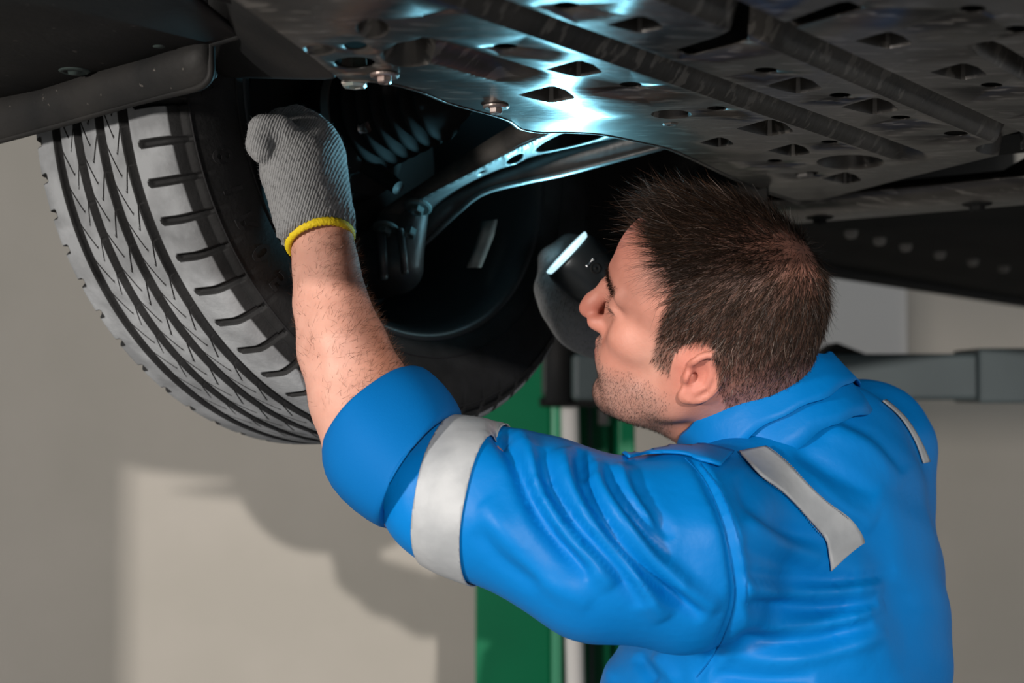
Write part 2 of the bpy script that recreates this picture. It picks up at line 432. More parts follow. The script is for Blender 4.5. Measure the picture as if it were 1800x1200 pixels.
    def inside(p, q):
        c = False; n = len(q); j = n-1
        for i in range(n):
            if (q[i].y > p.y) != (q[j].y > p.y) and p.x < (q[j].x-q[i].x)*(p.y-q[i].y)/(q[j].y-q[i].y)+q[i].x: c = not c
            j = i
        return c
    outline = [Vector(q) for q in out2]
    bb = [(min(s.x for s in q), max(s.x for s in q), min(s.y for s in q), max(s.y for s in q), q) for q in holes]
    pb = [(min(s.x for s in q), max(s.x for s in q), min(s.y for s in q), max(s.y for s in q), q, dp) for q, dp in pockets]
    tris = []
    for t in rf:
        c = sum((rv[i] for i in t), Vector((0, 0)))/len(t)
        if not inside(c, outline): continue
        if any(b[0] < c.x < b[1] and b[2] < c.y < b[3] and inside(c, b[4]) for b in bb): continue
        tris.append(tuple(t))
    vv = []
    for p in rv:
        z = zf(p.x, p.y)
        for b in pb:
            if b[0]-1e-4 <= p.x <= b[1]+1e-4 and b[2]-1e-4 <= p.y <= b[3]+1e-4:
                cx, cy = (b[0]+b[1])/2, (b[2]+b[3])/2
                if inside(Vector((cx+(p.x-cx)*.995, cy+(p.y-cy)*.995)), b[4]): z = max(z, zf(cx, cy) + b[5]); break
        vv.append(CC(p.x, p.y, HP + z))
    o = mesh('undertray', vv, tris, M['plate'], CAR, smooth=False)
    bm = bmesh.new(); bm.from_mesh(o.data); bmesh.ops.delete(bm, geom=[v for v in bm.verts if not v.link_faces], context='VERTS')
    bmesh.ops.recalc_face_normals(bm, faces=bm.faces)
    if sum(f.normal.z*f.calc_area() for f in bm.faces) > 0: bmesh.ops.reverse_faces(bm, faces=bm.faces)
    for f in bm.faces: f.smooth = True
    for e in bm.edges:
        if len(e.link_faces) == 2 and e.calc_face_angle(0) > .55: e.smooth = False
    bm.to_mesh(o.data); bm.free()
    solid(o, .0022)
    tag(o, 'ribbed dark metal undertray with holes and pockets')
    # rolled lower lip along the wheel-side edge
    E = interp([on_height(x, y, HP) for x, y in edge], 90); v = []
    for i, p in enumerate(E):
        t = (E[min(i+1, 89)]-E[max(i-1, 0)]).normalized(); n = Vector((-t.y, t.x, 0)).normalized()
        if n.dot(-Nv*1 + Lv*.5) < 0: n = -n
        k = min(1, max(0, (i-52)/14)) if i < 80 else 1
        for s, dz in ((0, .0005), (.004, .001), (.007, .004), (.010, .010+.012*k), (.012, .016+.016*k)): v.append(p + n*s + Vector((0, 0, dz)))
    lip = mesh('edge_lip', v, grid_faces(90, 5), M['plate'], o); solid(lip, .0015)
    for (x, y, r) in [(676,131,.0062),(872,186,.0062)]:
        bolt('bolt', on_height(x, y, HP-.0005), (0, 0, -1), r, o, M['bolt'])
    for (x, y, r) in [(1415,295,.010),(1178,203,.008)]:
        bolt('bolt', on_height(x, y, HP+.008), (0, 0, -1), r, o, M['plug'])
    bb_ = on_height(623, 103, HP+.021); bolt('subframe_bolt', bb_, (0, 0, -1), .0115, CAR, M['bolt_green'], washer=False, hexh=.022)
    # inner structure above the sheet, seen dark through the holes
    q = [CC(-1.0, .28, HP+.045), CC(-1.0, 1.25, HP+.045), CC(.45, 1.25, HP+.045), CC(.45, .52, HP+.045), CC(-.1, .42, HP+.045), CC(-.28, .34, HP+.045)]
    oo = mesh('subframe_panel', q, [tuple(range(6))], M['floorpan'], CAR, smooth=False); solid(oo, .004)
build_tray()

def sheet(name, rows, mat, th=.003, sub=0, parent=None):
    """rows: list of rows of points -> bent sheet"""
    m = len(rows[0]); v = [p for r in rows for p in r]
    o = mesh(name, v, grid_faces(len(rows), m), mat, parent or CAR); solid(o, th, 0)
    if sub: subsurf(o, sub)
    return o
def build_front():
    # splash panel running from the undertray up to the flap
    r0 = [P(372,137,1.335), P(425,138,1.28), P(480,139.5,1.22), P(540,140.5,1.155), P(604,142,1.105)]
    r1 = [P(372,120,1.30), P(418,122,1.25), P(470,122,1.19), P(530,120,1.13), P(590,122,1.085)]
    r2 = [P(370,80,1.27), P(405,75,1.20), P(440,70,1.13), P(495,72,1.08), P(555,100,1.06)]
    r3 = [P(368,30,1.22), P(385,20,1.12), P(400,5,1.05), P(430,8,1.0), P(520,66,1.03)]
    r4 = [P(360,-60,1.15), P(365,-70,1.06), P(370,-80,.98), P(380,-60,.94), P(470,25,.975)]
    sheet('splash_panel', [r0, r1, r2, r3, r4], M['plastic'], .003, 1)
    # plane across the car just ahead of the tyre
    top = [(-260,215),(0,152),(120,124),(240,88),(330,60),(362,52),(373,50)]
    bot = [(-260,318),(0,249),(120,216),(240,181),(330,160),(358,150),(372,132)]
    def fl(px, py):
        # plane across the car, just ahead of the tyre
        r = P(px, py, 1.0)-Vector((0,0,ZC)); a0 = -.375; t = (a0 + Vector((OX,OY,0)).dot(Lv))/r.dot(Lv); return Vector((0,0,ZC))+r*t
    # front tray under the bumper, joined to the top of the deflector
    edge = [(-260,222),(-120,187),(0,155),(90,137),(180,107),(265,84),(340,60),(395,43),(417,36),(421,31)]
    rows = []
    for k in range(7):
        t = k/6; rows.append([fl(*e) + (Nv*(.06*max(0, (i-7)/2)) if 0 else Vector()) - Lv*(.56*t) + Nv*(.34*t*max(0, (i-6)/3)) + Vector((0, 0, -.012-.004*t)) for i, e in enumerate(edge)])
    o = sheet('front_tray', rows, M['plastic'], .004)
    tag(o, 'flat scratched black plastic tray')
    E = [fl(*e) + Vector((0, 0, -.0135)) for e in edge]
    v, f = tube(interp(E, 60), .003, 8); mesh('tray_edge', v, f, M['plastic'], o)
    for (x, y) in [(177,101),(326,52)]:
        p = fl(x, y) - Lv*.028 + Vector((0, 0, -.0165))
        v, f = lathe([(0,.0145),(.0015,.0145),(.003,.0115),(.0015,.0095),(.0015,.006),(.0045,.005),(.005,.0)], p, (0,0,-1), 24)
        mesh('push_rivet', v, f, M['rivet'], o)
    # rubber air deflector hanging in front of the tyre
    rows = []
    for k in range(9):
        t = k/8; rows.append([fl(a[0]*(1-t)+b[0]*t, a[1]*(1-t)+b[1]*t) - Lv*(.012*math.sin(math.pi*min(1, t*1.0))) + (Lv*.010*max(0, 1-(1-i/6)*9)) for i, (a, b) in enumerate(zip(top, bot))])
    o = sheet('air_deflector', rows, M['plastic'], .006, 1); tag(o, 'black rubber flap with rounded corner')
    E = [fl(*q) for q in [(-260,316),(0,247),(120,214.5),(240,179.5),(330,158.5),(352,152),(365,142),(371,128),(371,100),(371,70),(371,54)]]
    v, f = tube(interp(E, 60), .0035, 8); mesh('flap_bead', v, f, M['plastic'], o)
build_front()

# ---- wheel
WC = Vector((-.195, 1.584, ZC + .289)); WH = math.radians(38.9); WCAM = math.radians(5.1)
Wn = (Vector((math.cos(WH), -math.sin(WH), 0))*math.cos(WCAM) + Vector((0, 0, 1))*math.sin(WCAM)).normalized()   # inboard
Wt = Vector((math.sin(WH), math.cos(WH), 0)); Wb = Wn.cross(Wt).normalized()
def wheel_pt(s, r, th): return WC + Wn*s + (Wt*math.cos(th) + Wb*math.sin(th))*r
def build_wheel():
    R = .346; HWD = .105; NP = 58; SUB = 32; NT = NP*SUB
    # across the tyre: s from outer bead to inner bead
    prof = []
    side = [(.100,.238),(.112,.246),(.120,.262),(.1235,.282),(.122,.300),(.1175,.316),(.1135,.3265)]      # half width, radius
    prof += [(-a, r) for a, r in side]
    nT = 176
    def crown(s):
        u = abs(s)/HWD
        return R - .0035*u*u - (.0105*max(0, (u-.86)/.14)**2)
    ss = np.linspace(-.1115, .1115, nT)
    prof += [(float(s), crown(s*.985)) for s in ss]
    prof += [(a, r) for a, r in side[::-1]]
    n0 = len(side); m = len(prof)
    grooves = [(-.0575,.0060),(-.0215,.0058),(.0165,.0058),(.0525,.0062)]
    S0 = np.array([p[0] for p in prof]); R0 = np.array([p[1] for p in prof])
    TH = np.arange(NT)*2*math.pi/NT
    Ph = (np.arange(NT) % SUB)/SUB
    Rr = np.repeat(R0[None], NT, 0)
    tread = (np.arange(m) >= n0) & (np.arange(m) < n0+nT)
    dep = np.zeros((NT, m))
    for c, hw in grooves:
        k = np.clip((hw - np.abs(S0-c))/.0012, 0, 1)*tread
        dep = np.maximum(dep, .0085*k[None])
    # shoulder slots
    def slot(s0, s1, slant, ph0, hw, depth):
        nonlocal dep
        c = ph0 + slant*(S0-s0)/(abs(s1-s0))
        d = np.abs(((Ph[:, None]-c[None]+.5) % 1)-.5)
        inn = np.clip((S0-min(s0, s1))/.003, 0, 1)*np.clip((max(s0, s1)-S0)/.003, 0, 1)*(np.abs(S0) < .1155)*(R0 > .32)
        dep = np.maximum(dep, depth*np.clip((hw-d)/.045+.3, 0, 1)*(d < hw+.02)*inn[None])
    # the slanted cuts follow a skew of the tread grid, so each one stays at a constant phase
    slot(.0690, .1165, 0, .3, .080, .0060); slot(-.1165, -.0860, 0, .75, .10, .0060)
    slot(-.0515, -.037, 0, .15, .026, .0045); slot(-.037, -.0270, 0, .55, .024, .004)
    slot(-.0155, -.003, 0, .35, .026, .0045); slot(-.003, .0105, 0, .8, .024, .004)
    slot(.0225, .035, 0, .2, .028, .0045); slot(.035, .0465, 0, .65, .026, .0045)
    OFF = np.interp(S0, [-.1165,-.09,-.052,-.038,-.036,-.027,-.016,-.004,-.002,.011,.022,.034,.036,.047,.070,.1165],
                    [.05,0,0,.75,.75,.15,.15,.95,.95,.25,.25,1.1,1.1,.4,.4,.52])
    OFF = np.where(R0 < .328, np.where(S0 > 0, .52, .05), OFF)
    TH = TH[:, None] + OFF[None]*2*math.pi/NP
    Rr = Rr - dep
    T3, B3, N3, W3 = (np.array(x) for x in (Wt, Wb, Wn, WC))
    v = W3 + S0[None, :, None]*N3 + Rr[..., None]*(np.cos(TH)[..., None]*T3 + np.sin(TH)[..., None]*B3)
    ii, jj = np.meshgrid(np.arange(NT), np.arange(m-1), indexing='ij'); a = (ii+1) % NT
    f = np.stack([ii*m+jj, ii*m+jj+1, a*m+jj+1, a*m+jj], -1).reshape(-1, 4)
    tyre = np_mesh('tire', v.reshape(-1, 3), f, None, CAR)
    # worn contact surface is grey, grooves and sidewalls stay black
    me = tyre.data; col = np.zeros((NT*m, 4), np.float32); col[:, 3] = 1
    flat = dep < .0006
    flat = flat & np.roll(flat, 1, 1) & np.roll(flat, -1, 1) & np.roll(flat, 1, 0) & np.roll(flat, -1, 0)
    top = (tread[None] & flat & (np.abs(S0)[None] < .1045)).astype(float).reshape(-1)
    col[:, :3] = np.array([.017, .0172, .0178])*(1-top[:, None]) + top[:, None]*np.array([.27, .282, .294])
    at = me.color_attributes.new('tint', 'FLOAT_COLOR', 'POINT'); at.data.foreach_set('color', col.ravel())
    me.materials.append(material('tyre_tread_rubber', (.03,.03,.03), .75, spec=.2, attr='tint', var=(.62, .62, .62), scale=26, bump=.25, bscale=260, speck=None))
    tag(tyre, 'tyre with grey worn ribs between black grooves')
    # thin ridges moulded on the inner sidewall
    for r_ in (.318, .262):
        s_ = .1168 if r_ > .3 else .1203
        v, f = tube([wheel_pt(s_, r_, k*2*math.pi/160) for k in range(161)], .0012, 6, False); mesh('sidewall_ridge', v, f, M['rubber'], tyre)
    # raised size marking, bent along the sidewall
    def text_on(txt, th0, size, r0, step):
        for i, ch in enumerate(txt):
            if ch == ' ': continue
            cu = bpy.data.curves.new('mark', 'FONT'); cu.body = ch; cu.size = size; cu.extrude = .0007; cu.align_x = 'CENTER'; cu.offset = .0006
            to = bpy.data.objects.new('mark', cu); C.objects.link(to); bpy.context.view_layer.update()
            me = bpy.data.meshes.new_from_object(to.evaluated_get(bpy.context.evaluated_depsgraph_get())); bpy.data.objects.remove(to)
            th = th0 + i*step
            for q in me.vertices:
                x, y, z = q.co; r_ = r0 + y; a = th + x/r_
                s_ = float(np.interp(r_, [.246,.262,.282,.300,.316,.3265], [.112,.120,.1235,.122,.1175,.1135]))
                q.co = wheel_pt(s_ + .0003 + z, r_, a)
            o = link('sidewall_letter', me, M['rubber'], tyre, False)
    th_h = None
    # angle whose photo place is near the letter R
    best = min(range(720), key=lambda k: (Vector(to_px(wheel_pt(.122, .295, k*math.pi/360)).tolist()) - Vector((437, 388))).length)
    sgn = 1 if to_px(wheel_pt(.122, .295, best*math.pi/360+.1))[1] < 388 else -1
    text_on('5/50R18 V XL', best*math.pi/360 - sgn*.112*4, .030, .284, sgn*.112)
    # rim barrel, its lip and the disc behind
    v, f = lathe([(.094,.2405),(.103,.2450),(.106,.2415),(.104,.2340),(.094,.2270),(.080,.2240),(.060,.2210),(.03,.2150),(.0,.2080),(-.05,.2050),(-.085,.203)], WC, Wn, 96)
    rim = mesh('wheel_rim', v, f, M['rim'], CAR); solid(rim, .004, 0)
    v, f = lathe([(-.060,.204),(-.064,.15),(-.055,.09),(-.030,.075),(-.028,.0)], WC, Wn, 64); mesh('wheel_disc', v, f, M['rim'], rim)
    # paper sticker inside the barrel
    rows = []
    pA = [(856,390),(846,470)]; 
    def barrel(px, py):
        r = (P(px, py, 1.) - Vector((0,0,ZC))); o = Vector((0,0,ZC)) - WC
        a = r - Wn*r.dot(Wn); b = o - Wn*o.dot(Wn); A = a.dot(a); B = 2*a.dot(b); Cc = b.dot(b)-.2065**2
        t = (-B + math.sqrt(max(B*B-4*A*Cc, 0)))/(2*A); return Vector((0,0,ZC)) + r*t
    st = [[(848,388),(874,386)],[(842,410),(868,414)],[(832,440),(858,440)],[(820,470),(846,470)]]
    v = []
    for a, b in st:
        for t in (0,.33,.66,1): v.append(barrel(a[0]*(1-t)+b[0]*t, a[1]*(1-t)+b[1]*t))
    o = mesh('sticker', v, grid_faces(4, 4), M['paper'], rim); solid(o, .0004, 0); tag(o, 'white paper label inside the rim')
    # brake disc and hub
    v, f = lathe([(-.02,.0),(-.02,.15),(.004,.15),(.004,.07),(.03,.065),(.05,.03),(.05,0)], WC, Wn, 64); mesh('brake_disc', v, f, M['floorpan'], CAR, smooth=False)
    return
build_wheel()

def build_suspension():
    # driveshaft boot with bellows
    A = P(650, 200, 1.53); ax = (P(830, 160, 1.46) - A).normalized()
    prof = [(-.06,.03),(-.055,.058),(-.03,.060),(-.006,.060)]
    for k in range(6):
        s = .002 + k*.0165; r = .064 - .0035*k
        prof += [(s, r-.010), (s+.004, r-.002), (s+.0075, r), (s+.011, r-.002), (s+.0145, r-.009)]
    prof += [(.105,.036),(.13,.022),(.30,.018)]
    v, f = lathe(prof, A, ax, 64); boot = mesh('driveshaft_boot', v, f, material('boot_rubber', (.005, .005, .005), .8, spec=.12), CAR)
    v, f = lathe([(-.020,.0600),(-.020,.0625),(-.010,.0625),(-.010,.0600)], A, ax, 64); mesh('boot_clamp', v, f, material('clamp_steel', (.30,.26,.24), .45, .8), boot, False)
    q = P(634, 226, 1.475); v, f = tube([q, q + ax*.010], .006, 12); mesh('clamp_buckle', v, f, M['bolt'], boot)
    # knuckle and strut foot above the glove
    kn = [P(430,150,1.50), P(500,165,1.49), P(560,150,1.47)]
    fn = lambda p: smin(smin(cone(p, P(420,100,1.52), P(490,185,1.48), .040, .026), cone(p, P(490,185,1.48), P(560,120,1.47), .022, .045), .02), cone(p, P(515,190,1.47), P(528,240,1.48), .014, .012), .015)
    v, f = nets(fn, P(380,260,1.60)-Vector((.02,.05,.02)), P(640,20,1.60)+Vector((.03,.03,.06)), .006); np_mesh('steering_knuckle', relax(v, f, 2), f, material('cast_iron', (.045,.05,.05), .55, .3, bump=.3, bscale=60), CAR)
    # lower control arm, pressed steel
    R0 = [(650,420,1.60),(672,370,1.585),(740,325,1.55),(830,265,1.50),(880,233,1.475),(915,212,1.455),(985,190,1.43)]
    R1 = [(672,425,1.595),(700,380,1.58),(740,347,1.545),(833,298,1.495),(905,260,1.465),(947,240,1.445),(1010,205,1.42)]
    R2 = [(720,432,1.63),(738,395,1.62),(770,356,1.60),(843,313,1.565),(905,287,1.555),(962,267,1.545),(1105,236,1.51)]
    R3 = [(735,437,1.625),(765,410,1.615),(805,372,1.595),(850,338,1.56),(925,318,1.55),(1000,302,1.54),(1180,254,1.50)]
    n = 80; rails = [interp([P(*q) for q in r], n) for r in (R0, R1, R2, R3)]
    v = []; top = rails[0]
    def web(i, t): return rails[1][i]*(1-t) + rails[2][i]*t
    # upper flange
    fl = mesh('control_arm', [p for i in range(n) for p in (rails[0][i], rails[0][i]*.5+rails[1][i]*.5+Vector((0,0,-.002)), rails[1][i])], grid_faces(n, 3), M['dusty'], CAR); solid(fl, .004, 0)
    tag(fl, 'pressed steel control arm')
    # web with oval holes (constrained triangulation in rail coordinates)
    pts = []; edges = []
    def loop(q):
        k = len(pts); pts.extend(Vector(s) for s in q); edges.extend((k+i, k+(i+1) % len(q)) for i in range(len(q)))
    loop([(i/(n-1)*20, 0) for i in range(n)] + [(i/(n-1)*20, 1) for i in range(n-1, -1, -1)])
    W2 = np.array([to_px(web(i, t)) for i in range(n) for t in np.linspace(0, 1, 11)])
    def rail_uv(px, py):
        k = int(np.argmin(((W2-[px, py])**2).sum(1))); return (k//11)/(n-1)*20, (k % 11)/10
    hl = []
    for (cx, cy, ru, rv) in [(908,275,.95,.29),(1003,246,2.0,.34),(846,299,.32,.10)]:
        u0, v0 = rail_uv(cx, cy); v0 = .5 if rv > .2 else .45; hl.append((u0, v0, ru, rv))
        loop([(u0+ru*math.cos(2*math.pi*k/28), v0+rv*math.sin(2*math.pi*k/28)) for k in range(28)])
    for i in range(1, n, 2):
        for t in (.08,.3,.5,.7,.92): pts.append(Vector((i/(n-1)*20+.003, t)))
    rv_, _, rf, *_ = delaunay_2d_cdt(pts, edges, [], 0, 1e-6)
    def at(u, t):
        x = min(max(u/20*(n-1), 0), n-1.001); i = int(x); s = x-i; a = web(i, t)*(1-s) + web(i+1, t)*s
        b = 0
        for (u0, v0, ru, rw) in hl:
            e = math.hypot((u-u0)/ru, (t-v0)/rw); b = max(b, max(0, 1-abs(e-1)/.5)) if rw > .2 else b
        return a + Vector((0, 0, -.003*b))
    tr = []
    for t in rf:
        c = sum((rv_[i] for i in t), Vector((0,0)))/3
        if not (0 < c.y < 1): continue
        if any(((c.x-a)/ru)**2 + ((c.y-b)/rw)**2 < 1 for a, b, ru, rw in hl): continue
        tr.append(tuple(t))
    wb = mesh('arm_web', [at(p.x, p.y) for p in rv_], tr, M['arm'], fl); solid(wb, .003, 0)
    # lower flange and its rolled edge
    lf = mesh('arm_flange', [p for i in range(n) for p in (rails[2][i], rails[2][i]*.5+rails[3][i]*.5+Vector((0,-.002,.0)), rails[3][i])], grid_faces(n, 3), M['arm'], fl); solid(lf, .003, 0)
    v, f = tube(rails[3], .0035, 8); mesh('flange_lip', v, f, M['arm'], fl)
    # ball joint carrier with bolts
    fn = lambda p: smin(smin(smin(cone(p, P(700,395,1.60), P(690,470,1.585), .026, .032), cone(p, P(732,375,1.58), P(712,465,1.575), .014, .020), .012), cone(p, P(640,440,1.61), P(650,485,1.60), .026, .028), .02), cone(p, P(650,480,1.60), P(705,478,1.585), .022, .020), .012)
    v, f = nets(fn, P(590,560,1.62)-Vector((.02,.08,.0)), P(790,340,1.66)+Vector((.02,.03,.02)), .0035)
    bj = np_mesh('ball_joint_carrier', relax(v, f, 1), f, M['arm'], CAR)
    for (x0, y0, x1, y1, d, r_) in [(668,405,674,490,1.545,.0055),(703,405,712,480,1.54,.0045)]:
        v, f = tube(interp([P(x0,y0,d+.02), P((x0+x1)/2+1,(y0+y1)/2,d), P(x1,y1,d+.006)], 8), r_, 8); mesh('rib', v, f, M['arm'], bj)
    for (x, y, d, r_, wsh) in [(735,362,1.555,.0085,True),(722,404,1.545,.0075,False),(678,400,1.565,.008,True)]:
        bolt('bolt', P(x, y, d), (P(x-4, y+16, d-.006)-P(x, y, d)), r_, bj, M['arm_bolt'], washer=wsh)
    # tie rod end and link behind, dim
    v, f = tube([P(600,290,1.55), P(612,275,1.54), P(640,285,1.53), P(700,330,1.50)], [.02,.022,.012,.008], 16); mesh('tie_rod', v, f, M['black'], CAR)
    v, f = lathe([(0,0),(0,.018),(.006,.021),(.018,.021),(.024,.018),(.024,0)], P(612,275,1.52), (-.2,-1,-.2), 24); mesh('link_joint', v, f, M['floorpan'], CAR)
build_suspension()

def build_body():
    # wheel house liner: half barrel around the tyre, open to the outside
    v = []; n = 40
    bs = [-.14, .0, .14, .30, .34]; rs = [.42, .42, .42, .42, .40]
    for k in range(n):
        t = math.radians(-12) + math.radians(172)*k/(n-1)
        for b, r in zip(bs, rs): v.append(CC(r*math.cos(t), b, .30 + r*math.sin(t)))
    o = mesh('wheelhouse_liner', v, grid_faces(n, 5), M['floorpan'], CAR); solid(o, .004, 0)
    # inner apron closing the wheel house toward the engine
    v = [CC(-.6,.34,.40), CC(-.6,.34,.95), CC(.55,.34,.95), CC(.55,.34,.30), CC(.2,.34,.40), CC(-.2,.34,.42)]
    o = mesh('engine_apron', v, [tuple(range(6))], M['floorpan'], CAR, smooth=False); solid(o, .004, 0)
    # mud guard behind the wheel
    rows = [[CC(.42, b, h) for b in (-.14, .0, .12, .22)] for h in (.34, .26, .20, .16)]
    sheet('mud_guard', rows, M['floorpan'], .004)
    # subframe member behind the plate, reaching over the head
    o = mesh('subframe_beam', box_pts((0,0,0),(1,1,1)), BOXF, M['floorpan'], CAR, smooth=False)
    for q, (a, b, h) in zip(o.data.vertices, box_pts((.34,.30,.275),(.46,1.25,.36))): q.co = CC(a, b, h)
    # cross member at the rear of the tray
    def loft_box(name, sec, a0, a1, mat):
        pass
    x0, x1 = hx(1440,352), hx(1800,262)
    a_r = x0[0]
    rows = []
    for (da, h) in ((-.03,.262),(.0,.250),(.02,.246),(.10,.246),(.12,.252),(.14,.27)):
        rows.append([CC(a_r + .035 + da, b, h) for b in (.10,.3,.5,.7,.9,1.25)])
    o = sheet('cross_member', rows, M['plate'], .003)
    for b in (.30,.52,.75): bolt('bolt', CC(a_r+.085, b, .246), (0,0,-1), .010, o, M['floorpan'])
    # floor pan to the rear, with a shallow step
    rows = []
    for b, h in ((-.10,.245),(-.075,.245),(-.06,.262),(.02,.264),(.05,.285),(.55,.285),(.58,.30),(1.3,.30)):
        rows.append([CC(a, b, h) for a in np.linspace(a_r+.10, 2.95, 12)])
    sheet('floor_pan', rows, M['floorpan'], .004)
    # sill: outer skin and pinch weld along the bottom
    rows = []
    for b, h in ((-.062,.262),(-.068,.236),(-.072,.236),(-.078,.258),(-.115,.262),(-.150,.285),(-.160,.33),(-.158,.45),(-.17,.70),(-.16,1.0)):
        rows.append([CC(a, b, h) for a in np.linspace(.46, 2.95, 14)])
    o = sheet('sill', rows, M['black'], .003)
    for (x, y) in ((1496,405),(1546,418),(1592,429),(1652,443),(1710,456),(1765,468)):
        v, f = lathe([(0,.011),(.006,.011),(.012,.008),(.014,0)], on_height(x, y, .262), (0,0,-1), 16); mesh('floor_plug', v, f, M['plug_light'], o)
    # fender skin over the tyre and the bumper corner, engine bay cover above
    v = []
    for k in range(n):
        t = math.radians(-10) + (math.pi+math.radians(14))*k/(n-1)
        for r, b in ((.40,-.13),(.405,-.155),(.46,-.165),(.62,-.15)): v.append(CC(r*math.cos(t), b, .30+r*math.sin(t)))
    o = mesh('fender', v, grid_faces(n, 4), M['black'], CAR); solid(o, .003, 0)
    o = mesh('body_shell', box_pts((0,0,0),(1,1,1)), BOXF, M['black'], CAR, smooth=False)
    for q, (a, b, h) in zip(o.data.vertices, box_pts((-.92,-.13,.74),(2.95,1.62,1.1))): q.co = CC(a, b, h)
    rows = []
    for (a, h) in ((-.84,.352),(-.90,.36),(-.93,.40),(-.95,.5),(-.93,.74)): rows.append([CC(a + .10*(max(0, (.1-b))/.25)**2, b, h) for b in (-.15,-.05,.1,.3,.6,.9,1.2,1.6)])
    sheet('bumper', rows, M['black'], .004)
build_body()

# ------------------------------------------------------------------ the mechanic
PER = empty('person', (.30, 1.40, 0), 'man in blue work jacket and grey gloves reaching up to the tyre', 'person')
M['skin'] = material('skin', (.6,.35,.27), .56, attr='tint', var=(.90,.86,.84), scale=45, bump=.12, bscale=420, sss=.12)
M['hair'] = material('hair', (.030,.018,.012), .42, attr='tint', spec=.22)
M['blue'] = material('blue_twill', (.0,.150,.46), .46, var=(.0,.168,.51), scale=4, bump=.30, bscale=75, spec=.16)
M['blue_dark'] = material('blue_twill_reverse', (.0,.118,.37), .65, var=(.0,.128,.40), scale=5, bump=.15, bscale=900, spec=.12)
M['reflect'] = material('reflective_tape', (.36,.375,.39), .5, .0, var=(.29,.305,.32), scale=30, bump=.25, bscale=70)
M['thread'] = material('grey_thread', (.16, .18, .22), .8)
M['knit'] = None
M['yellow'] = material('yellow_yarn', (.75,.55,.005), .75, bump=.6, bscale=300)
M['trouser'] = material('trouser_twill', (.002,.10,.38), .7, bump=.2, bscale=500)
M['boot'] = material('boot_leather', (.02,.018,.016), .5, bump=.3)
def knit_material():
    m = bpy.data.materials.new('grey_knit'); m.use_nodes = True; nt = m.node_tree; L = nt.links; b = nt.nodes['Principled BSDF']
    b.inputs['Roughness'].default_value = .95; b.inputs['Sheen Weight'].default_value = .3
    tc = nt.nodes.new('ShaderNodeTexCoord')
    mp = nt.nodes.new('ShaderNodeMapping'); mp.inputs['Rotation'].default_value = (0, math.radians(-14), 0); L.new(tc.outputs['Object'], mp.inputs[0])
    wv = nt.nodes.new('ShaderNodeTexWave'); wv.bands_direction = 'X'; wv.inputs['Scale'].default_value = 130; wv.inputs['Distortion'].default_value = 2.2; wv.inputs['Detail'].default_value = 3; wv.inputs['Detail Scale'].default_value = 2
    L.new(mp.outputs[0], wv.inputs['Vector'])
    n = nt.nodes.new('ShaderNodeTexNoise'); n.inputs['Scale'].default_value = 260; n.inputs['Detail'].default_value = 5; L.new(tc.outputs['Object'], n.inputs['Vector'])
    n2 = nt.nodes.new('ShaderNodeTexNoise'); n2.inputs['Scale'].default_value = 22; n2.inputs['Detail'].default_value = 3; L.new(tc.outputs['Object'], n2.inputs['Vector'])
    ad = nt.nodes.new('ShaderNodeMath'); ad.operation = 'MULTIPLY_ADD'; ad.inputs[1].default_value = .45; L.new(wv.outputs['Fac'], ad.inputs[0]); L.new(n.outputs['Fac'], ad.inputs[2])
    ad2 = nt.nodes.new('ShaderNodeMath'); ad2.operation = 'MULTIPLY_ADD'; ad2.inputs[1].default_value = .6; L.new(n2.outputs['Fac'], ad2.inputs[0]); L.new(ad.outputs[0], ad2.inputs[2])
    r = nt.nodes.new('ShaderNodeValToRGB'); r.color_ramp.elements[0].position = .55; r.color_ramp.elements[0].color = (.035,.036,.038,1); r.color_ramp.elements[1].position = 1.25; r.color_ramp.elements[1].color = (.24,.245,.25,1)
    L.new(ad2.outputs[0], r.inputs[0]); L.new(r.outputs[0], b.inputs['Base Color'])
    bp = nt.nodes.new('ShaderNodeBump'); bp.inputs['Strength'].default_value = .7; bp.inputs['Distance'].default_value = .0016; L.new(ad.outputs[0], bp.inputs['Height']); L.new(bp.outputs[0], b.inputs['Normal'])
    return m
M['knit'] = knit_material()
M['fuzz'] = material('knit_fuzz', (.13,.135,.14), .9)

# ---- head pose (origin between the ears, x to the face, y to the left ear, z up)
def rot(a, b, c):
    return (Matrix.Rotation(a, 3, 'Z') @ Matrix.Rotation(b, 3, 'Y') @ Matrix.Rotation(c, 3, 'X'))
HR = rot(math.radians(165.5), math.radians(-17.5), math.radians(-31)); HT = Vector((.186, 1.330, ZC + .060)); HS = 1.0
HRn = np.array(HR); HTn = np.array(HT)
def head_world(v): return np.asarray(v) @ HRn.T * HS + HTn
def head_local(v): return ((np.asarray(v) - HTn) / HS) @ HRn
NECK = np.array(P(1352, 790, 1.41)); NECKL = head_local(NECK)

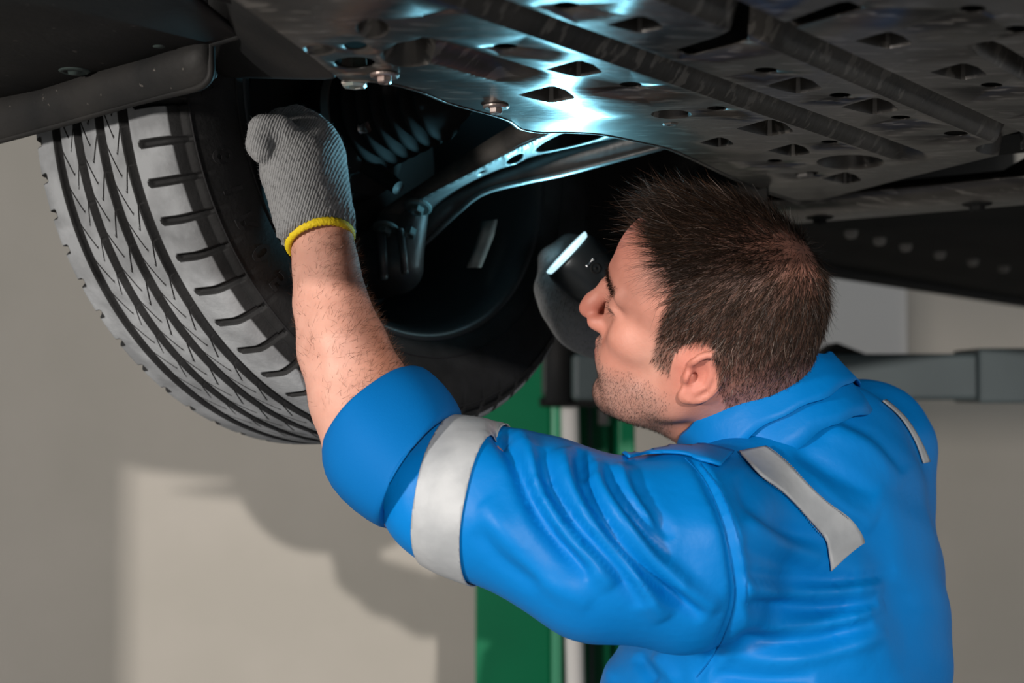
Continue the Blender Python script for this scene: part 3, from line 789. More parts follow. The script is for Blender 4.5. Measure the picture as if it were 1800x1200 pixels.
JAW1 = head_local(P(1128, 680, 1.365)); JAW2 = head_local(P(1262, 735, 1.40))
def head_sdf(p):
    f32 = np.float32; q = p.copy(); q[..., 1] = np.abs(q[..., 1])          # symmetric
    d = ell(q, (-.008, 0, .052), (.096, .0765, .084))
    d = smin(d, ell(q, (-.042, 0, .030), (.060, .064, .066)), .03)         # occiput
    d = smin(d, ell(q, (.040, 0, .058), (.056, .062, .054)), .025)         # forehead
    d = smin(d, ell(q, (.038, 0, -.022), (.050, .056, .074)), .025)        # mid face
    d = smin(d, cone(q, (.010, .050, -.050), (.070, .018, -.094), .018, .015), .025)   # jaw
    d = smin(d, cone(q, (.004, .056, .0), (.010, .052, -.052), .016, .017), .02)
    d = smin(d, ell(q, (.080, 0, -.098), (.016, .022, .015)), .018)        # chin
    d = smin(d, ell(q, (.056, .044, -.008), (.024, .018, .016)), .022)     # cheek bone
    d = smin(d, ell(q, (.062, .030, -.042), (.026, .022, .026)), .02)      # cheek
    d = smin(d, ell(q, (.086, 0, -.048), (.014, .026, .024)), .014)        # muzzle
    d = smin(d, cone(q, (.090, .010, .043), (.074, .048, .040), .0095, .0085), .014)   # brow
    d = smin(d, ell(q, (.083, .014, .004), (.014, .011, .022)), .012)
    d = smax(d, -ell(q, (.1025, .032, .021), (.020, .018, .010)), .010)     # socket
    d = smin(d, ell(q, (.0765, .032, .018), (.0135, .0155, .0120)), .004)  # lids over the eye
    d = smax(d, -cone(q, (.0905, .024, .0165), (.082, .044, .0165), .0008, .0008), .003)   # lid slit
    nose = chain(q, [(.090, 0, .040), (.101, 0, .018), (.1125, 0, -.004), (.1165, 0, -.0125)], [.0075, .0078, .0095, .0100], .006)
    nose = smin(nose, ell(q, (.1015, .0125, -.0185), (.0115, .0078, .0085)), .007)
    d = smin(d, nose, .010)
    d = smax(d, -ell(q, (.1065, .0075, -.0265), (.005, .0035, .004)), .003)            # nostril
    d = smin(d, cone(q, (.0985, 0, -.0465), (.086, .024, -.0505), .0052, .0025), .006) # lips
    d = smin(d, cone(q, (.0965, 0, -.0575), (.086, .022, -.0535), .0060, .0025), .006)
    d = smax(d, -cone(q, (.1035, 0, -.0515), (.088, .0255, -.0520), .0009, .0006), .003)
    d = smax(d, -cone(q, (.094, 0, -.0745), (.086, .015, -.0725), .003, .002), .012)   # chin fold
    # neck
    n = cone(p, (-.030, 0, -.015), NECKL, .056, .060)
    n = smin(n, cone(p, (-.048, 0, .0), NECKL + np.array([-.03, 0, 0]), .045, .056), .03)
    n = smin(n, cone(p, (-.02, .052, -.025), NECKL + np.array([.055, .015, .01]), .016, .014), .03)
    n = smin(n, cone(p, (.035, 0, -.070), NECKL + np.array([.060, .0, .02]), .030, .034), .03)
    n = smin(n, cone(p, JAW1, JAW2, .030, .036), .03)
    d = smin(d, n, .030)
    # ears
    e = q - np.asarray((-.006, .0745, -.003), f32)
    th = math.radians(24); ph = math.radians(-10)
    Rm = np.array(Matrix.Rotation(th, 3, 'Z') @ Matrix.Rotation(ph, 3, 'Y'), f32)
    e = e @ Rm                                                             # ear frame: x forward, y outward, z up
    e = e + np.asarray((.010, -.003, 0), f32)
    t = np.linspace(-.35, 1.18, 15)*math.pi
    hel = [(-.004 + .0185*math.cos(a)*( -1) if 0 else -.003-.0165*math.sin(a*.5+.55)*1.0, .006, .0) for a in t]
    rim = []
    for k, u in enumerate(np.linspace(0, 1, 16)):
        a = math.radians(35 + 245*u)              # from the front root over the top and down the back to the lobe
        rim.append((-.001 + .0165*math.cos(a), .0075 + .0015*math.sin(u*math.pi), .004 + .0265*math.sin(a)))
    rim = [(.012, .001, .006), (.0135, .004, .014)] + rim
    ed = ell(e, (-.002, .002, .002), (.0165, .0060, .0275))
    ed = smax(ed, -ell(e, (.002, .0085, .004), (.0105, .0065, .0185)), .004)
    ed = smin(ed, chain(e, rim, [.0025] + [.0037]*(len(rim)-1)), .003)
    ed = smin(ed, chain(e, [(-.004,.005,.018), (-.0085,.007,.007), (-.0085,.007,-.004), (-.002,.006,-.0135)], [.0022,.0030,.0030,.0028]), .004)
    ed = smin(ed, ell(e, (.0035, .0035, -.0215), (.0095, .0048, .0095)), .005)         # lobe
    ed = smin(ed, ell(e, (.0115, .004, -.001), (.004, .0048, .0065)), .004)            # tragus
    ed = smax(ed, -ell(e, (.0055, .004, -.001), (.0042, .0085, .0055)), .002)          # canal
    d = smin(d, ed, .0045)
    d = smax(d, -ell(e, (.0050, .002, -.001), (.0038, .0075, .0048)), .002)
    return d

def build_person():
    # -------- skin: head and neck
    v, f = nets(head_sdf, (-.135, -.105, min(-.19, NECKL[2]-.03)), (.135, .105, .145), .0021)
    keep = None
    vl = relax(v, f, 1, .4)
    vw = head_world(vl)
    # -------- skin: trunk, upper arms and forearms under the clothes
    fore = [P(558,385,1.322), P(566,420,1.315), P(573,470,1.305), P(582,535,1.295), P(602,610,1.285), P(636,700,1.270), P(668,790,1.245), P(740,858,1.215)]
    frad = [.027, .0285, .0305, .0345, .0415, .0475, .049, .046]
    RH = RIGHT_HAND
    def body(p):
        d = torso_sdf(p) + .016
        d = smin(d, chain(p, fore, frad, .01), .02)
        d = np.minimum(d, cone(p, RE, RH, .040, .028))
        d = smin(d, cone(p, NECK, tuple(np.array(NECK)+np.array([0.01,0,-.06])), .052, .06), .02)
        # flexor tendons and elbow crease give the forearm its form
        d = smin(d, cone(p, P(598,600,1.25), P(578,470,1.285), .020, .010), .02)
        return d
    b_lo = (-.24, .98, ZC-.62); b_hi = (.56, 1.95, ZC+.17)
    v2, f2 = nets(body, b_lo, b_hi, .0065)
    v2 = relax(v2, f2, 2, .5)
    # finer forearm surface
    V = np.concatenate([vw, v2]); F = np.concatenate([f, f2 + len(vw)])
    # colours of the skin itself
    n1 = len(vl); col = np.ones((len(V), 4), np.float32)
    base = np.array([.60, .272, .200]); red = np.array([.62, .20, .145]); pale = np.array([.66, .39, .305]); stub = np.array([.35, .225, .19]); scalp = np.array([.085, .047, .034])
    c = np.repeat(base[None], len(V), 0)
    x, y, z = vl.T; ay = np.abs(y)
    def blend(cc, w_, k): return cc*(1-w_[:, None]) + np.asarray(k)*w_[:, None]
    g = lambda px, py_, pz, r: np.exp(-(((x-px)**2 + (ay-py_)**2 + (z-pz)**2)/(r*r)))
    h = c[:n1]
    h = blend(h, .8*g(.112, 0, -.012, .022), red); h = blend(h, .8*g(-.012, .085, .0, .03), red); h = blend(h, .7*g(.085, .0, .085, .05), red)
    h = blend(h, .35*g(.070, .035, -.02, .02), red)
    h = blend(h, .5*g(.03, .06, -.01, .02), pale)
    lips = np.exp(-((z+.0515)/.0085)**2)*np.clip((x-.084)/.006, 0, 1)*(ay < .026); h = blend(h, .7*lips, (.48, .17, .15))
    beard = np.clip((-.030 - z - .25*np.maximum(0, x-.05))/.018, 0, 1)*np.clip((x+.005)/.02, 0, 1)*np.clip((z+.165)/.03, 0, 1)*(1-lips)
    beard = np.maximum(beard, np.exp(-((z+.036)/.008)**2)*np.clip((x-.088)/.006, 0, 1)*(ay < .03)*.9)
    h = blend(h, .55*beard, stub)
    hl = scalp_mask(vl); h = blend(h, .88*hl*(1-.92*np.exp(-(((x+.062)**2/1.8 + (y-.004)**2 + (z-.106)**2)/.032**2)))*(.45+.55*np.clip((z+.045)/.07, 0, 1)), scalp)
    brow = np.exp(-((z-.0415-.003*np.sin(ay*60))/.0042)**2)*(ay > .008)*(ay < .055)*np.clip((x-.055)/.01, 0, 1); h = blend(h, .75*brow, (.05, .03, .02))
    slit = np.exp(-((z-.0165)/.0016)**2)*(ay > .018)*(ay < .047)*np.clip((x-.070)/.006, 0, 1); h = blend(h, .8*slit, (.06, .03, .025))
    for (mx, my, mz) in ((.052, .050, -.020), (.03, .060, -.085)):
        h = blend(h, .8*np.exp(-(((x-mx)**2+(y-my)**2+(z-mz)**2)/.0016**2)), (.25, .10, .06))
    c[:n1] = h
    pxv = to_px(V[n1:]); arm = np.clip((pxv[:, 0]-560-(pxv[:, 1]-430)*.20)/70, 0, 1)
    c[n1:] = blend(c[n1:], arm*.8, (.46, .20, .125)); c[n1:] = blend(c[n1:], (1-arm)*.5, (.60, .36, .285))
    col[:, :3] = c
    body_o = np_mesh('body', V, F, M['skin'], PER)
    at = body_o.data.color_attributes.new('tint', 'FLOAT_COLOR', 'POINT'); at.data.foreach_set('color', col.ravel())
    return vl, f, v2, f2

def scalp_mask(v):
    x, y, z = np.asarray(v).T; ay = np.abs(y)
    front = np.interp(z, [-.02, .0, .02, .035, .05, .065, .08, .092, .103, .112, .14], [.034, .035, .034, .032, .030, .026, .029, .042, .066, .082, .12]) + .006*np.sin(y*230)*(z > .09)
    m = np.clip((front - x)/.006, 0, 1)
    low = np.where(x > -.005, -.012, np.where(x > -.025, .028 - .0*(x), -.062 - .35*np.clip(-.045-x, 0, 1)))
    low = np.where((x <= .034) & (x > .006), -.018, low); low = np.where(x <= -.024, np.minimum(.028 + (x+.024)*3.2, .028), low); low = np.maximum(low, -.070)
    m = m*np.clip((z-low)/.008, 0, 1)
    ear = ((x+.008)/.019)**2 + ((z+.002)/.031)**2 < 1
    return m*np.where(ear & (ay > .070), 0, 1)

# ---- trunk: shared by body and jacket
Rv = Vector((.67, .74, 0)).normalized(); Fv = Vector((-.74, .67, 0)).normalized()
TR = np.array([[Rv.x, Fv.x, 0], [Rv.y, Fv.y, 0], [0, 0, 1]])
SL = P(1186, 972, 1.20); SR = P(1520, 795, 1.49); SM = (SL+SR)/2
RIGHT_HAND = P(1060, 575, 1.615); RE = Vector((.372, 1.79, ZC - .03))
def torso_sdf(p):
    d = ell(p, (.295, 1.375, ZC-.255), (.180, .128, .230), TR)
    d = smin(d, ell(p, (.295, 1.385, ZC-.47), (.165, .125, .26), TR), .05)
    d = smin(d, cone(p, SL + Vector((.03, .03, .01)), SR, .066, .058), .05)
    d = smin(d, cone(p, P(1335, 865, 1.37), P(1215, 920, 1.25), .046, .058), .04)
    d = smin(d, cone(p, P(1400, 785, 1.42), P(1530, 775, 1.49), .052, .052), .04)
    d = smin(d, ell(p, tuple(P(1470, 900, 1.36)), (.10, .06, .13), TR), .05)     # shoulder blade
    d = smin(d, chain(p, [SL, P(1060, 962, 1.185), P(940, 912, 1.195), P(840, 878, 1.205), P(775, 858, 1.215)], [.088, .0775, .0705, .0655, .0610], .02), .035)
    d = smin(d, cone(p, SR, P(1535, 1010, 1.47), .056, .066), .05)
    d = smin(d, cone(p, SR, RE, .056, .052), .04)
    return d
def jacket_sdf(p):
    d = torso_sdf(p)
    d = smin(d, ell(p, (.235, 1.42, ZC-.38), (.165, .150, .20), TR), .05)        # loose front
    d = np.minimum(d, cone(p, RE, RE + (RIGHT_HAND-RE)*.75, .055, .045))
    d = smax(d, -(p[..., 2] - (ZC-.66)), .004)
    return d
vl, fl_, v2, f2 = build_person()

# ---- jacket with folds
FOLDS = [  # polyline in photo points, amplitude (m), half width (px), + is a ridge
    ([(868,745),(905,800),(935,880),(985,960),(1040,1010)], -.010, 15), ([(905,752),(925,800),(955,870),(1010,950),(1080,1030)], .008, 20),
    ([(950,790),(965,850),(1010,920),(1075,985),(1130,1060)], -.009, 14), ([(985,790),(1000,850),(1050,930),(1110,1000),(1170,1085)], .009, 20),
    ([(1010,800),(1030,860),(1080,945),(1150,1020),(1235,1085)], -.010, 12), ([(1040,812),(1062,870),(1110,940),(1180,1010),(1262,1072)], .008, 16),
    ([(1062,820),(1085,870),(1130,930),(1175,985)], -.007, 9), ([(1085,815),(1110,870),(1150,930)], .006, 13),
    ([(1110,830),(1140,890),(1180,950)], -.004, 12), ([(850,880),(900,950),(960,1010),(1040,1060)], .004, 22), ([(835,930),(880,985),(950,1030)], -.003, 16),
    ([(1205,800),(1240,845),(1270,915),(1290,1000),(1292,1060),(1268,1130),(1222,1195)], -.006, 7), ([(1222,800),(1258,850),(1288,920),(1308,1000),(1310,1060),(1285,1140),(1240,1200)], .003, 10),
    ([(1300,830),(1330,890),(1380,930),(1450,950)], -.006, 18), ([(1310,905),(1370,950),(1440,985)], .005, 18), ([(1300,960),(1360,985),(1440,1010),(1500,1010)], -.004, 14),
    ([(1300,1030),(1370,1040),(1450,1040),(1560,1030)], .006, 12), ([(1300,1060),(1370,1066),(1450,1068),(1540,1060)], -.006, 11), ([(1300,1090),(1380,1098),(1470,1090),(1560,1060)], .006, 12),
    ([(1290,1120),(1370,1128),(1450,1120),(1530,1095)], -.006, 11), ([(1275,1150),(1360,1160),(1450,1150),(1560,1110)], .005, 13), ([(1250,1185),(1340,1195),(1430,1190)], -.005, 12),
    ([(1300,1002),(1380,1016),(1480,1022),(1580,1000)], -.004, 10),
    ([(1370,800),(1430,850),(1490,900),(1540,920)], .005, 20), ([(1400,790),(1470,830),(1540,870)], -.004, 16), ([(1440,750),(1520,780),(1590,850)], .004, 18),
    ([(1470,735),(1540,770),(1590,830)], -.004, 12), ([(1600,850),(1610,950),(1612,1060)], -.003, 30), ([(1530,930),(1560,1000),(1590,1100),(1600,1190)], -.004, 28),
    ([(1490,960),(1510,1050),(1500,1190)], .003, 30),
    ([(1060,1140),(1080,1200)], .004, 12), ([(1120,1150),(1150,1200)], -.006, 12), ([(1150,1150),(1190,1200)], .005, 12),
    ([(870,735),(880,757),(893,772)], -.008, 9), ([(1016,790),(1024,812),(1036,840)], -.006, 8),
]
def fold_amount(q):
    out = np.zeros(len(q))
    for line, amp, hw in FOLDS:
        L_ = smooth_line(line); bd, bt, _ = poly_dist(q, L_)
        tp = np.clip(bt/.18, 0, 1)*np.clip((1-bt)/.22, 0, 1)
        if line[0][0] < 1120 and line[0][1] < 1000: amp *= 1.35
        out += amp*np.exp(-(bd/hw)**2)*np.sqrt(tp)
    return out
jv, jf = nets(jacket_sdf, (-.22, 1.0, ZC-.68), (.58, 1.95, ZC+.10), .0075)
jv = relax(jv, jf, 3, .5); jv, jf = subdivide(jv, jf); jv = relax(jv, jf, 2, .5)
jn = normals(jv, jf); jq = to_px(jv)
if (jn*(jv - np.array([.3, 1.4, ZC-.2]))).sum(1).mean() < 0: jn = -jn
view = jv - np.array([0, 0, ZC]); view /= np.linalg.norm(view, axis=1)[:, None]
face = np.clip(-(jn*view).sum(1)*2.5+.35, 0, 1)*(jv[:, 1] < 1.62)
jv = jv + jn*(fold_amount(jq)*face)[:, None]
# loose cloth everywhere: slow waviness, stronger across the lower back
jv = jv + jn*(.0012*np.sin(jv[:, 0]*70+jv[:, 2]*40) + .0010*np.sin(jv[:, 2]*95+jv[:, 1]*40))[:, None]
jv = relax(jv, jf, 1, .35)
jacket = np_mesh('jacket', jv, jf, M['blue'], PER); tag(jacket, 'bright blue work jacket')
jbvh = BVHTree.FromPolygons([tuple(q) for q in jv.tolist()], [tuple(q) for q in jf.tolist()])
def cast(px, py, off=.002):
    o = Vector((0, 0, ZC)); r = (P(px, py, 1.) - o).normalized(); h, n, i, d = jbvh.ray_cast(o, r)
    if h is None: return None
    if n.dot(r) > 0: n = -n
    return h + n*off
def patch(name, left, right, n, m, mat, off=.0025, th=.0012, parent=None):
    """strip of cloth laid over the jacket between two photo curves"""
    A = interp([Vector((*q, 0)) for q in left], n); B = interp([Vector((*q, 0)) for q in right], n); v = []; last = None
    for a, b in zip(A, B):
        for j in range(m):
            t = j/(m-1); q = a*(1-t) + b*t; h = cast(q.x, q.y, off)
            if h is None: h = last if last is not None else P(q.x, q.y, 1.25)
            last = h; v.append(h)
    v = np.array([tuple(q) for q in v]); f = np.array(grid_faces(n, m)); v = relax(v, f, 1, .3)
    o = mesh(name, v, f, mat, parent or jacket); solid(o, th, 0); return o
# reflective tape on the back, and the one on the far shoulder
s1 = patch('reflective_strip', [(1296,798),(1330,838),(1372,868),(1410,905),(1445,945),(1452,975),(1457,1002)], [(1345,788),(1378,812),(1415,850),(1450,880),(1490,908),(1510,935),(1516,955)], 34, 9, M['reflect'], .0035)
s2 = patch('reflective_strip', [(1548,706),(1580,735),(1605,775),(1620,816)], [(1556,704),(1590,735),(1616,775),(1633,812)], 16, 4, M['reflect'], .002)
# shoulder tab
patch('shoulder_tab', [(1090,797),(1120,788),(1160,784),(1210,784),(1250,790),(1290,800)], [(1104,812),(1130,806),(1165,804),(1200,806),(1228,815),(1262,826)], 24, 6, M['blue'], .0045, .002)
def seam(line, r=.0009, off=.0008, mat='blue_dark'):
    pts = [cast(x, y, off) for x, y in smooth_line(line, 60)]; pts = [p for p in pts if p is not None]
    v, f = tube(pts, r, 6); mesh('seam', v, f, M[mat], jacket)
arm_line = [(1205,806),(1240,847),(1270,917),(1289,1000),(1291,1060),(1267,1130),(1225,1190)]
seam(arm_line, .0006, .0003); seam([(1230,815),(1265,860),(1292,925),(1310,1000),(1312,1060)], .0005)
# collar: stand and fold
def collar():
    k = Vector((-.50, .22, .86)).normalized(); u = Vector((.86, .02, .50)); u = (u - k*u.dot(k)).normalized(); w_ = k.cross(u)
    c = P(1332, 722, 1.385); n = 72; v = []
    prof = [(-.060, 1.06), (-.046, 1.06), (-.034, 1.04), (-.020, 1.02), (-.004, .995), (.008, .985), (.0125, 1.005), (.010, 1.03), (-.006, 1.06), (-.022, 1.09), (-.030, 1.105)]
    for i in range(n):
        a = 2*math.pi*i/n
        for s, g in prof:
            wob = .0022*math.sin(5*a+s*80)+.0012*math.sin(13*a)
            v.append(c + (u*math.cos(a)*.0905 + w_*math.sin(a)*.098)*g*1.0 + k*(s + wob))
    o = mesh('collar', v, grid_faces(n, len(prof), True, False), M['blue'], jacket); solid(o, .0018, 0); return o
collar()
for ln in ([(1300,806),(1334,844),(1376,874),(1413,910),(1447,948)], [(1350,793),(1382,817),(1418,855),(1453,885),(1488,911)]):
    pts = [cast(x, y, .0046) for x, y in smooth_line(ln, 90)]
    v = []; f = []
    for i in range(0, 88, 2):
        if pts[i] is None or pts[i+1] is None: continue
        a, b = tube([pts[i], pts[i+1]], .00045, 5); f += [tuple(k+len(v) for k in q) for q in b]; v += a
    tag(mesh('stitching', v, f, M['thread'], s1), kind='stuff')
# rolled cuff below the elbow
def cuff():
    st = [((729,648),(582,796)), ((738,645),(579,828)), ((760,662),(590,862)), ((785,690),(628,900)), ((803,722),(676,930)), ((800,728),(682,926)), ((784,742),(690,905))]
    d = [1.268,1.262,1.250,1.236,1.222,1.220,1.222]; n = 64; v = []
    for (a, b), dd in zip(st, d):
        A = P(*a, dd); B = P(*b, dd); c = (A+B)/2; h = (A-B)/2; ax = Vector((.75, -.16, -.30)); w_ = h.cross(ax).normalized()
        for i in range(n):
            t = 2*math.pi*i/n
            wr = 1 + .012*math.sin(3*t+1)+.008*math.sin(7*t)
            v.append(c + (h*math.cos(t) + w_*math.sin(t)*.080)*wr)
    m = n; f = grid_faces(len(st), n, False, True)
    o = mesh('rolled_cuff', v, f, M['blue_dark'], jacket); solid(o, .003, 0); subsurf(o, 1); return o
cuff()
# reflective band round the sleeve: jacket surface between two cuts, lifted off the cloth
def sleeve_band():
    bm = bmesh.new(); me = jacket.data; bm.from_mesh(me)
    def cutp(p1, p2, d, toward):
        A = P(*p1, d); B = P(*p2, d); ax = Vector((1., .06, -.06)); nrm = (A-B).cross(Vector((.30, 1, .0))).normalized()
        if nrm.dot(toward) < 0: nrm = -nrm
        return A, nrm
    a0, n0 = cutp((748,742), (716,945), 1.15, Vector((1, 0, 0))); a1, n1 = cutp((853,726), (806,1008), 1.15, Vector((1, 0, 0)))
    geom = bm.verts[:]+bm.edges[:]+bm.faces[:]
    bmesh.ops.bisect_plane(bm, geom=geom, plane_co=a0, plane_no=n0, clear_inner=True)
    bmesh.ops.bisect_plane(bm, geom=bm.verts[:]+bm.edges[:]+bm.faces[:], plane_co=a1, plane_no=n1, clear_outer=True)
    # keep only the sleeve, not the far arm
    bmesh.ops.delete(bm, geom=[v for v in bm.verts if v.co.y > 1.40 or v.co.x > .02], context='VERTS')
    bmesh.ops.recalc_face_normals(bm, faces=bm.faces); bm.normal_update()
    if bm.faces:
        c = sum((v.co for v in bm.verts), Vector())/len(bm.verts)
        if sum((f.calc_center_median()-c).dot(f.normal) for f in bm.faces) < 0: bmesh.ops.reverse_faces(bm, faces=bm.faces); bm.normal_update()
    for v in bm.verts: v.co += v.normal*.0022
    o = from_bm('sleeve_reflective_band', bm, M['reflect'], jacket, True); solid(o, .001, 0)
sleeve_band()

# ---- hair
def strands(name, roots, dirs, lens, wid, cols, mat, parent, bend=None, seg=4, jit=.25):
    n = len(roots); roots = np.asarray(roots); d = np.asarray(dirs); d = d/np.linalg.norm(d, axis=1)[:, None]
    r = rng.normal(size=(n, 3)); side = np.cross(d, r); side /= np.linalg.norm(side, axis=1)[:, None]
    b = (bend if bend is not None else np.zeros((n, 3))) + rng.normal(size=(n, 3))*jit
    V = np.empty((n, seg+1, 2, 3))
    for k in range(seg+1):
        t = k/seg; p = roots + lens[:, None]*(d*t + b*t*t*.5); w_ = wid*(1-.8*t)
        V[:, k, 0] = p - side*w_/2; V[:, k, 1] = p + side*w_/2
    m = (seg+1)*2; base = (np.arange(n)*m)[:, None]
    F = np.concatenate([base + np.array([2*k, 2*k+1, 2*k+3, 2*k+2])[None] for k in range(seg)])
    o = np_mesh(name, V.reshape(-1, 3), F, mat, parent)
    col = np.ones((n, m, 4), np.float32); col[..., :3] = np.asarray(cols)[:, None, :]
    at = o.data.color_attributes.new('tint', 'FLOAT_COLOR', 'POINT'); at.data.foreach_set('color', col.ravel())
    tag(o, kind='stuff'); return o
def sample(v, f, wgt, n):
    ta = f[:, [0,1,2]]; tb = f[:, [0,2,3]]; T = np.concatenate([ta, tb]); e1 = v[T[:,1]]-v[T[:,0]]; e2 = v[T[:,2]]-v[T[:,0]]
    ar = np.linalg.norm(np.cross(e1, e2), axis=1)*wgt[T].mean(1); ar = ar/ar.sum()
    k = rng.choice(len(T), n, p=ar); a, b = rng.random((2, n)); s = a+b > 1; a[s] = 1-a[s]; b[s] = 1-b[s]
    return v[T[k,0]] + a[:, None]*e1[k] + b[:, None]*e2[k], T[k]
hn = normals(vl, fl_)
if (hn*vl).sum(1).mean() < 0: hn = -hn
def build_hair():
    mask = scalp_mask(vl)
    x, y, z = vl.T
    bald = np.exp(-(((x+.062)**2/1.8 + (y-.004)**2 + (z-.106)**2)/.034**2))
    wg = np.clip(mask, 0, 1)**2*(1-.96*bald)*(.30+.70*np.clip((z+.03)/.07, 0, 1))*np.where((x < .09) & (z > -.08), 1, 0)
    R_, T = sample(vl, fl_, wg, 30000); N_ = hn[T].mean(1); N_ /= np.linalg.norm(N_, axis=1)[:, None]
    X, Y, Z = R_.T
    wh = np.array([-.068, -.006, .108]); fl = R_ - wh; fl = fl/np.linalg.norm(fl, axis=1)[:, None]
    top = np.clip((Z-.055)/.045, 0, 1)*np.clip((X+.05)/.05, 0, 1)
    sidew = np.clip((np.abs(Y)-.05)/.02, 0, 1)
    flow = fl*1. + np.array([1.0, 0, .0])*top[:, None]*.35 + np.array([0, 0, -1.])*(sidew*(1-top))[:, None]*.7 + np.array([-.5, 0, -.2])*(np.clip((-.01-X)/.04, 0, 1)*sidew*(Z < .03))[:, None]
    flow = flow + np.array([0, -.9, .45])*(top*np.clip((X-.03)/.05, 0, 1))[:, None]                 # quiff brushed up and over
    flow -= N_*(flow*N_).sum(1)[:, None]; flow /= np.maximum(np.linalg.norm(flow, axis=1), 1e-6)[:, None]
    lift = .30 + .28*np.clip((Z-.09)/.04, 0, 1) + .60*top*np.clip((X-.01)/.06, 0, 1)
    dirs = flow + N_*lift[:, None] + rng.normal(size=R_.shape)*.22
    ln = .0055 + .009*np.clip((Z-.0)/.05, 0, 1) + .016*top*np.clip((X+.03)/.06, 0, 1) + .010*np.clip((Z-.06)/.05, 0, 1)
    ln *= rng.uniform(.6, 1.25, len(ln)); ln = np.where(Z < -.03, ln*.7, ln)
    g = rng.random(len(ln)); grey = (rng.random(len(ln)) < .02 + .10*sidew*(Z < .05))
    col = np.array([.021, .0125, .0085])*(.6 + 1.0*g)[:, None]; col[grey] = np.array([.24, .18, .15]); lb = rng.random(len(ln)) < .06; col[lb] = (.10, .05, .028)
    bend = -N_*.45 - np.array(HRn.T @ np.array([0, 0, 1.]))*.15
    o = strands('hair', head_world(R_), dirs @ HRn.T, ln, .00042, col, M['hair'], PER, bend @ HRn.T, 4, .35); tag(o, 'short dark brown hair')
    # stubble
    lips = np.exp(-((z+.0515)/.0075)**2)*np.clip((x-.084)/.006, 0, 1)
    wg = np.clip((-.028 - z - .25*np.maximum(0, x-.05))/.02, 0, 1)*np.clip((x-.0)/.02, 0, 1)*np.clip((z+.165)/.03, 0, 1)*(1-np.clip(lips*2, 0, 1))
    wg = np.maximum(wg, np.exp(-((z+.036)/.007)**2)*np.clip((x-.088)/.006, 0, 1)*(np.abs(y) < .03))
    R_, T = sample(vl, fl_, wg, 9500); N_ = hn[T].mean(1)
    dd = N_*.7 + np.array([-.3, 0, -.7]) + rng.normal(size=R_.shape)*.3
    strands('stubble', head_world(R_), dd @ HRn.T, rng.uniform(.0012, .0026, len(R_)), .00030, np.array([[.03, .02, .016]])*rng.uniform(.5, 2.2, (len(R_), 1)), M['hair'], PER, None, 2)
    # brows and lashes
    wg = np.exp(-((z-.0420)/.0035)**2)*(np.abs(y) > .009)*(np.abs(y) < .053)*np.clip((x-.055)/.01, 0, 1)
    R_, T = sample(vl, fl_, wg, 1100); N_ = hn[T].mean(1); sy = np.sign(R_[:, 1])
    dd = N_*.5 + np.stack([-.3*np.ones(len(sy)), sy*.9, .2*np.ones(len(sy))], 1) + rng.normal(size=R_.shape)*.2
    strands('eyebrows', head_world(R_), dd @ HRn.T, rng.uniform(.004, .008, len(R_)), .00035, np.array([[.025, .015, .01]])*rng.uniform(.5, 1.6, (len(R_), 1)), M['hair'], PER, None, 3)
    wg = np.exp(-((z-.0180)/.0012)**2)*(np.abs(y) > .018)*(np.abs(y) < .046)*np.clip((x-.070)/.006, 0, 1)
    R_, T = sample(vl, fl_, wg, 160); N_ = hn[T].mean(1)
    strands('eyelashes', head_world(R_), (N_ + rng.normal(size=R_.shape)*.2) @ HRn.T, rng.uniform(.005, .009, len(R_)), .0003, np.array([[.015, .01, .008]])*np.ones((len(R_), 1)), M['hair'], PER, (np.array([[0, 0, .6]])*np.ones((len(R_), 1))) @ HRn.T, 3, .1)
    # hair on the forearm
    q = to_px(v2); bn = normals(v2, f2)
    if (bn*(v2-v2.mean(0))).sum(1).mean() < 0: bn = -bn
    on = (q[:, 0] > 500) & (q[:, 0] < 760) & (q[:, 1] > 405) & (q[:, 1] < 720) & (v2[:, 0] < -.05)
    wg = on*(.25 + np.clip((q[:, 0]-540-(q[:, 1]-430)*.2)/60, 0, 1))
    R_, T = sample(v2, f2, wg.astype(float), 3600); N_ = bn[T].mean(1); N_ /= np.linalg.norm(N_, axis=1)[:, None]
    ax = np.array(P(566,420,1.365)-P(650,740,1.26)); ax /= np.linalg.norm(ax)
    dd = N_*.45 + ax*.55 + np.array([.5, 0, -.1]) + rng.normal(size=R_.shape)*.35
    dd = dd - N_*np.minimum(0, (dd*N_).sum(1)-.25)[:, None]
    strands('arm_hair', R_, dd, rng.uniform(.005, .012, len(R_)), .00022, np.array([[.10, .045, .025]])*rng.uniform(.5, 1.5, (len(R_), 1)), M['hair'], PER, -N_*.5, 3, .3)
build_hair()

# ---- gloves
def fuzz(o, v, f, n):
    nn = normals(v, f)
    if (nn*(v-v.mean(0))).sum(1).mean() < 0: nn = -nn
    R_, T = sample(v, f, np.ones(len(v)), n); N_ = nn[T].mean(1)
    strands('knit_fuzz', R_, N_ + rng.normal(size=R_.shape)*.6, rng.uniform(.001, .003, n), .0002, np.array([[.2, .2, .2]])*rng.uniform(.5, 1.3, (n, 1)), M['fuzz'], o, None, 2, .5)
def torus_at(name, c, u, w_, ru, rw, r, mat, parent, n=64, wav=0):
    pts = [c + u*math.cos(2*math.pi*k/n)*ru + w_*math.sin(2*math.pi*k/n)*rw for k in range(n)]
    k = u.cross(w_).normalized(); v = []; m = 10
    for i, p in enumerate(pts):
        o = (p-c).normalized(); rr = r*(1+wav*(i % 2))
        for j in range(m): v.append(p + (o*math.cos(2*math.pi*j/m) + k*math.sin(2*math.pi*j/m)*1.25)*rr)
    return mesh(name, v, grid_faces(n, m, True, True), mat, parent)
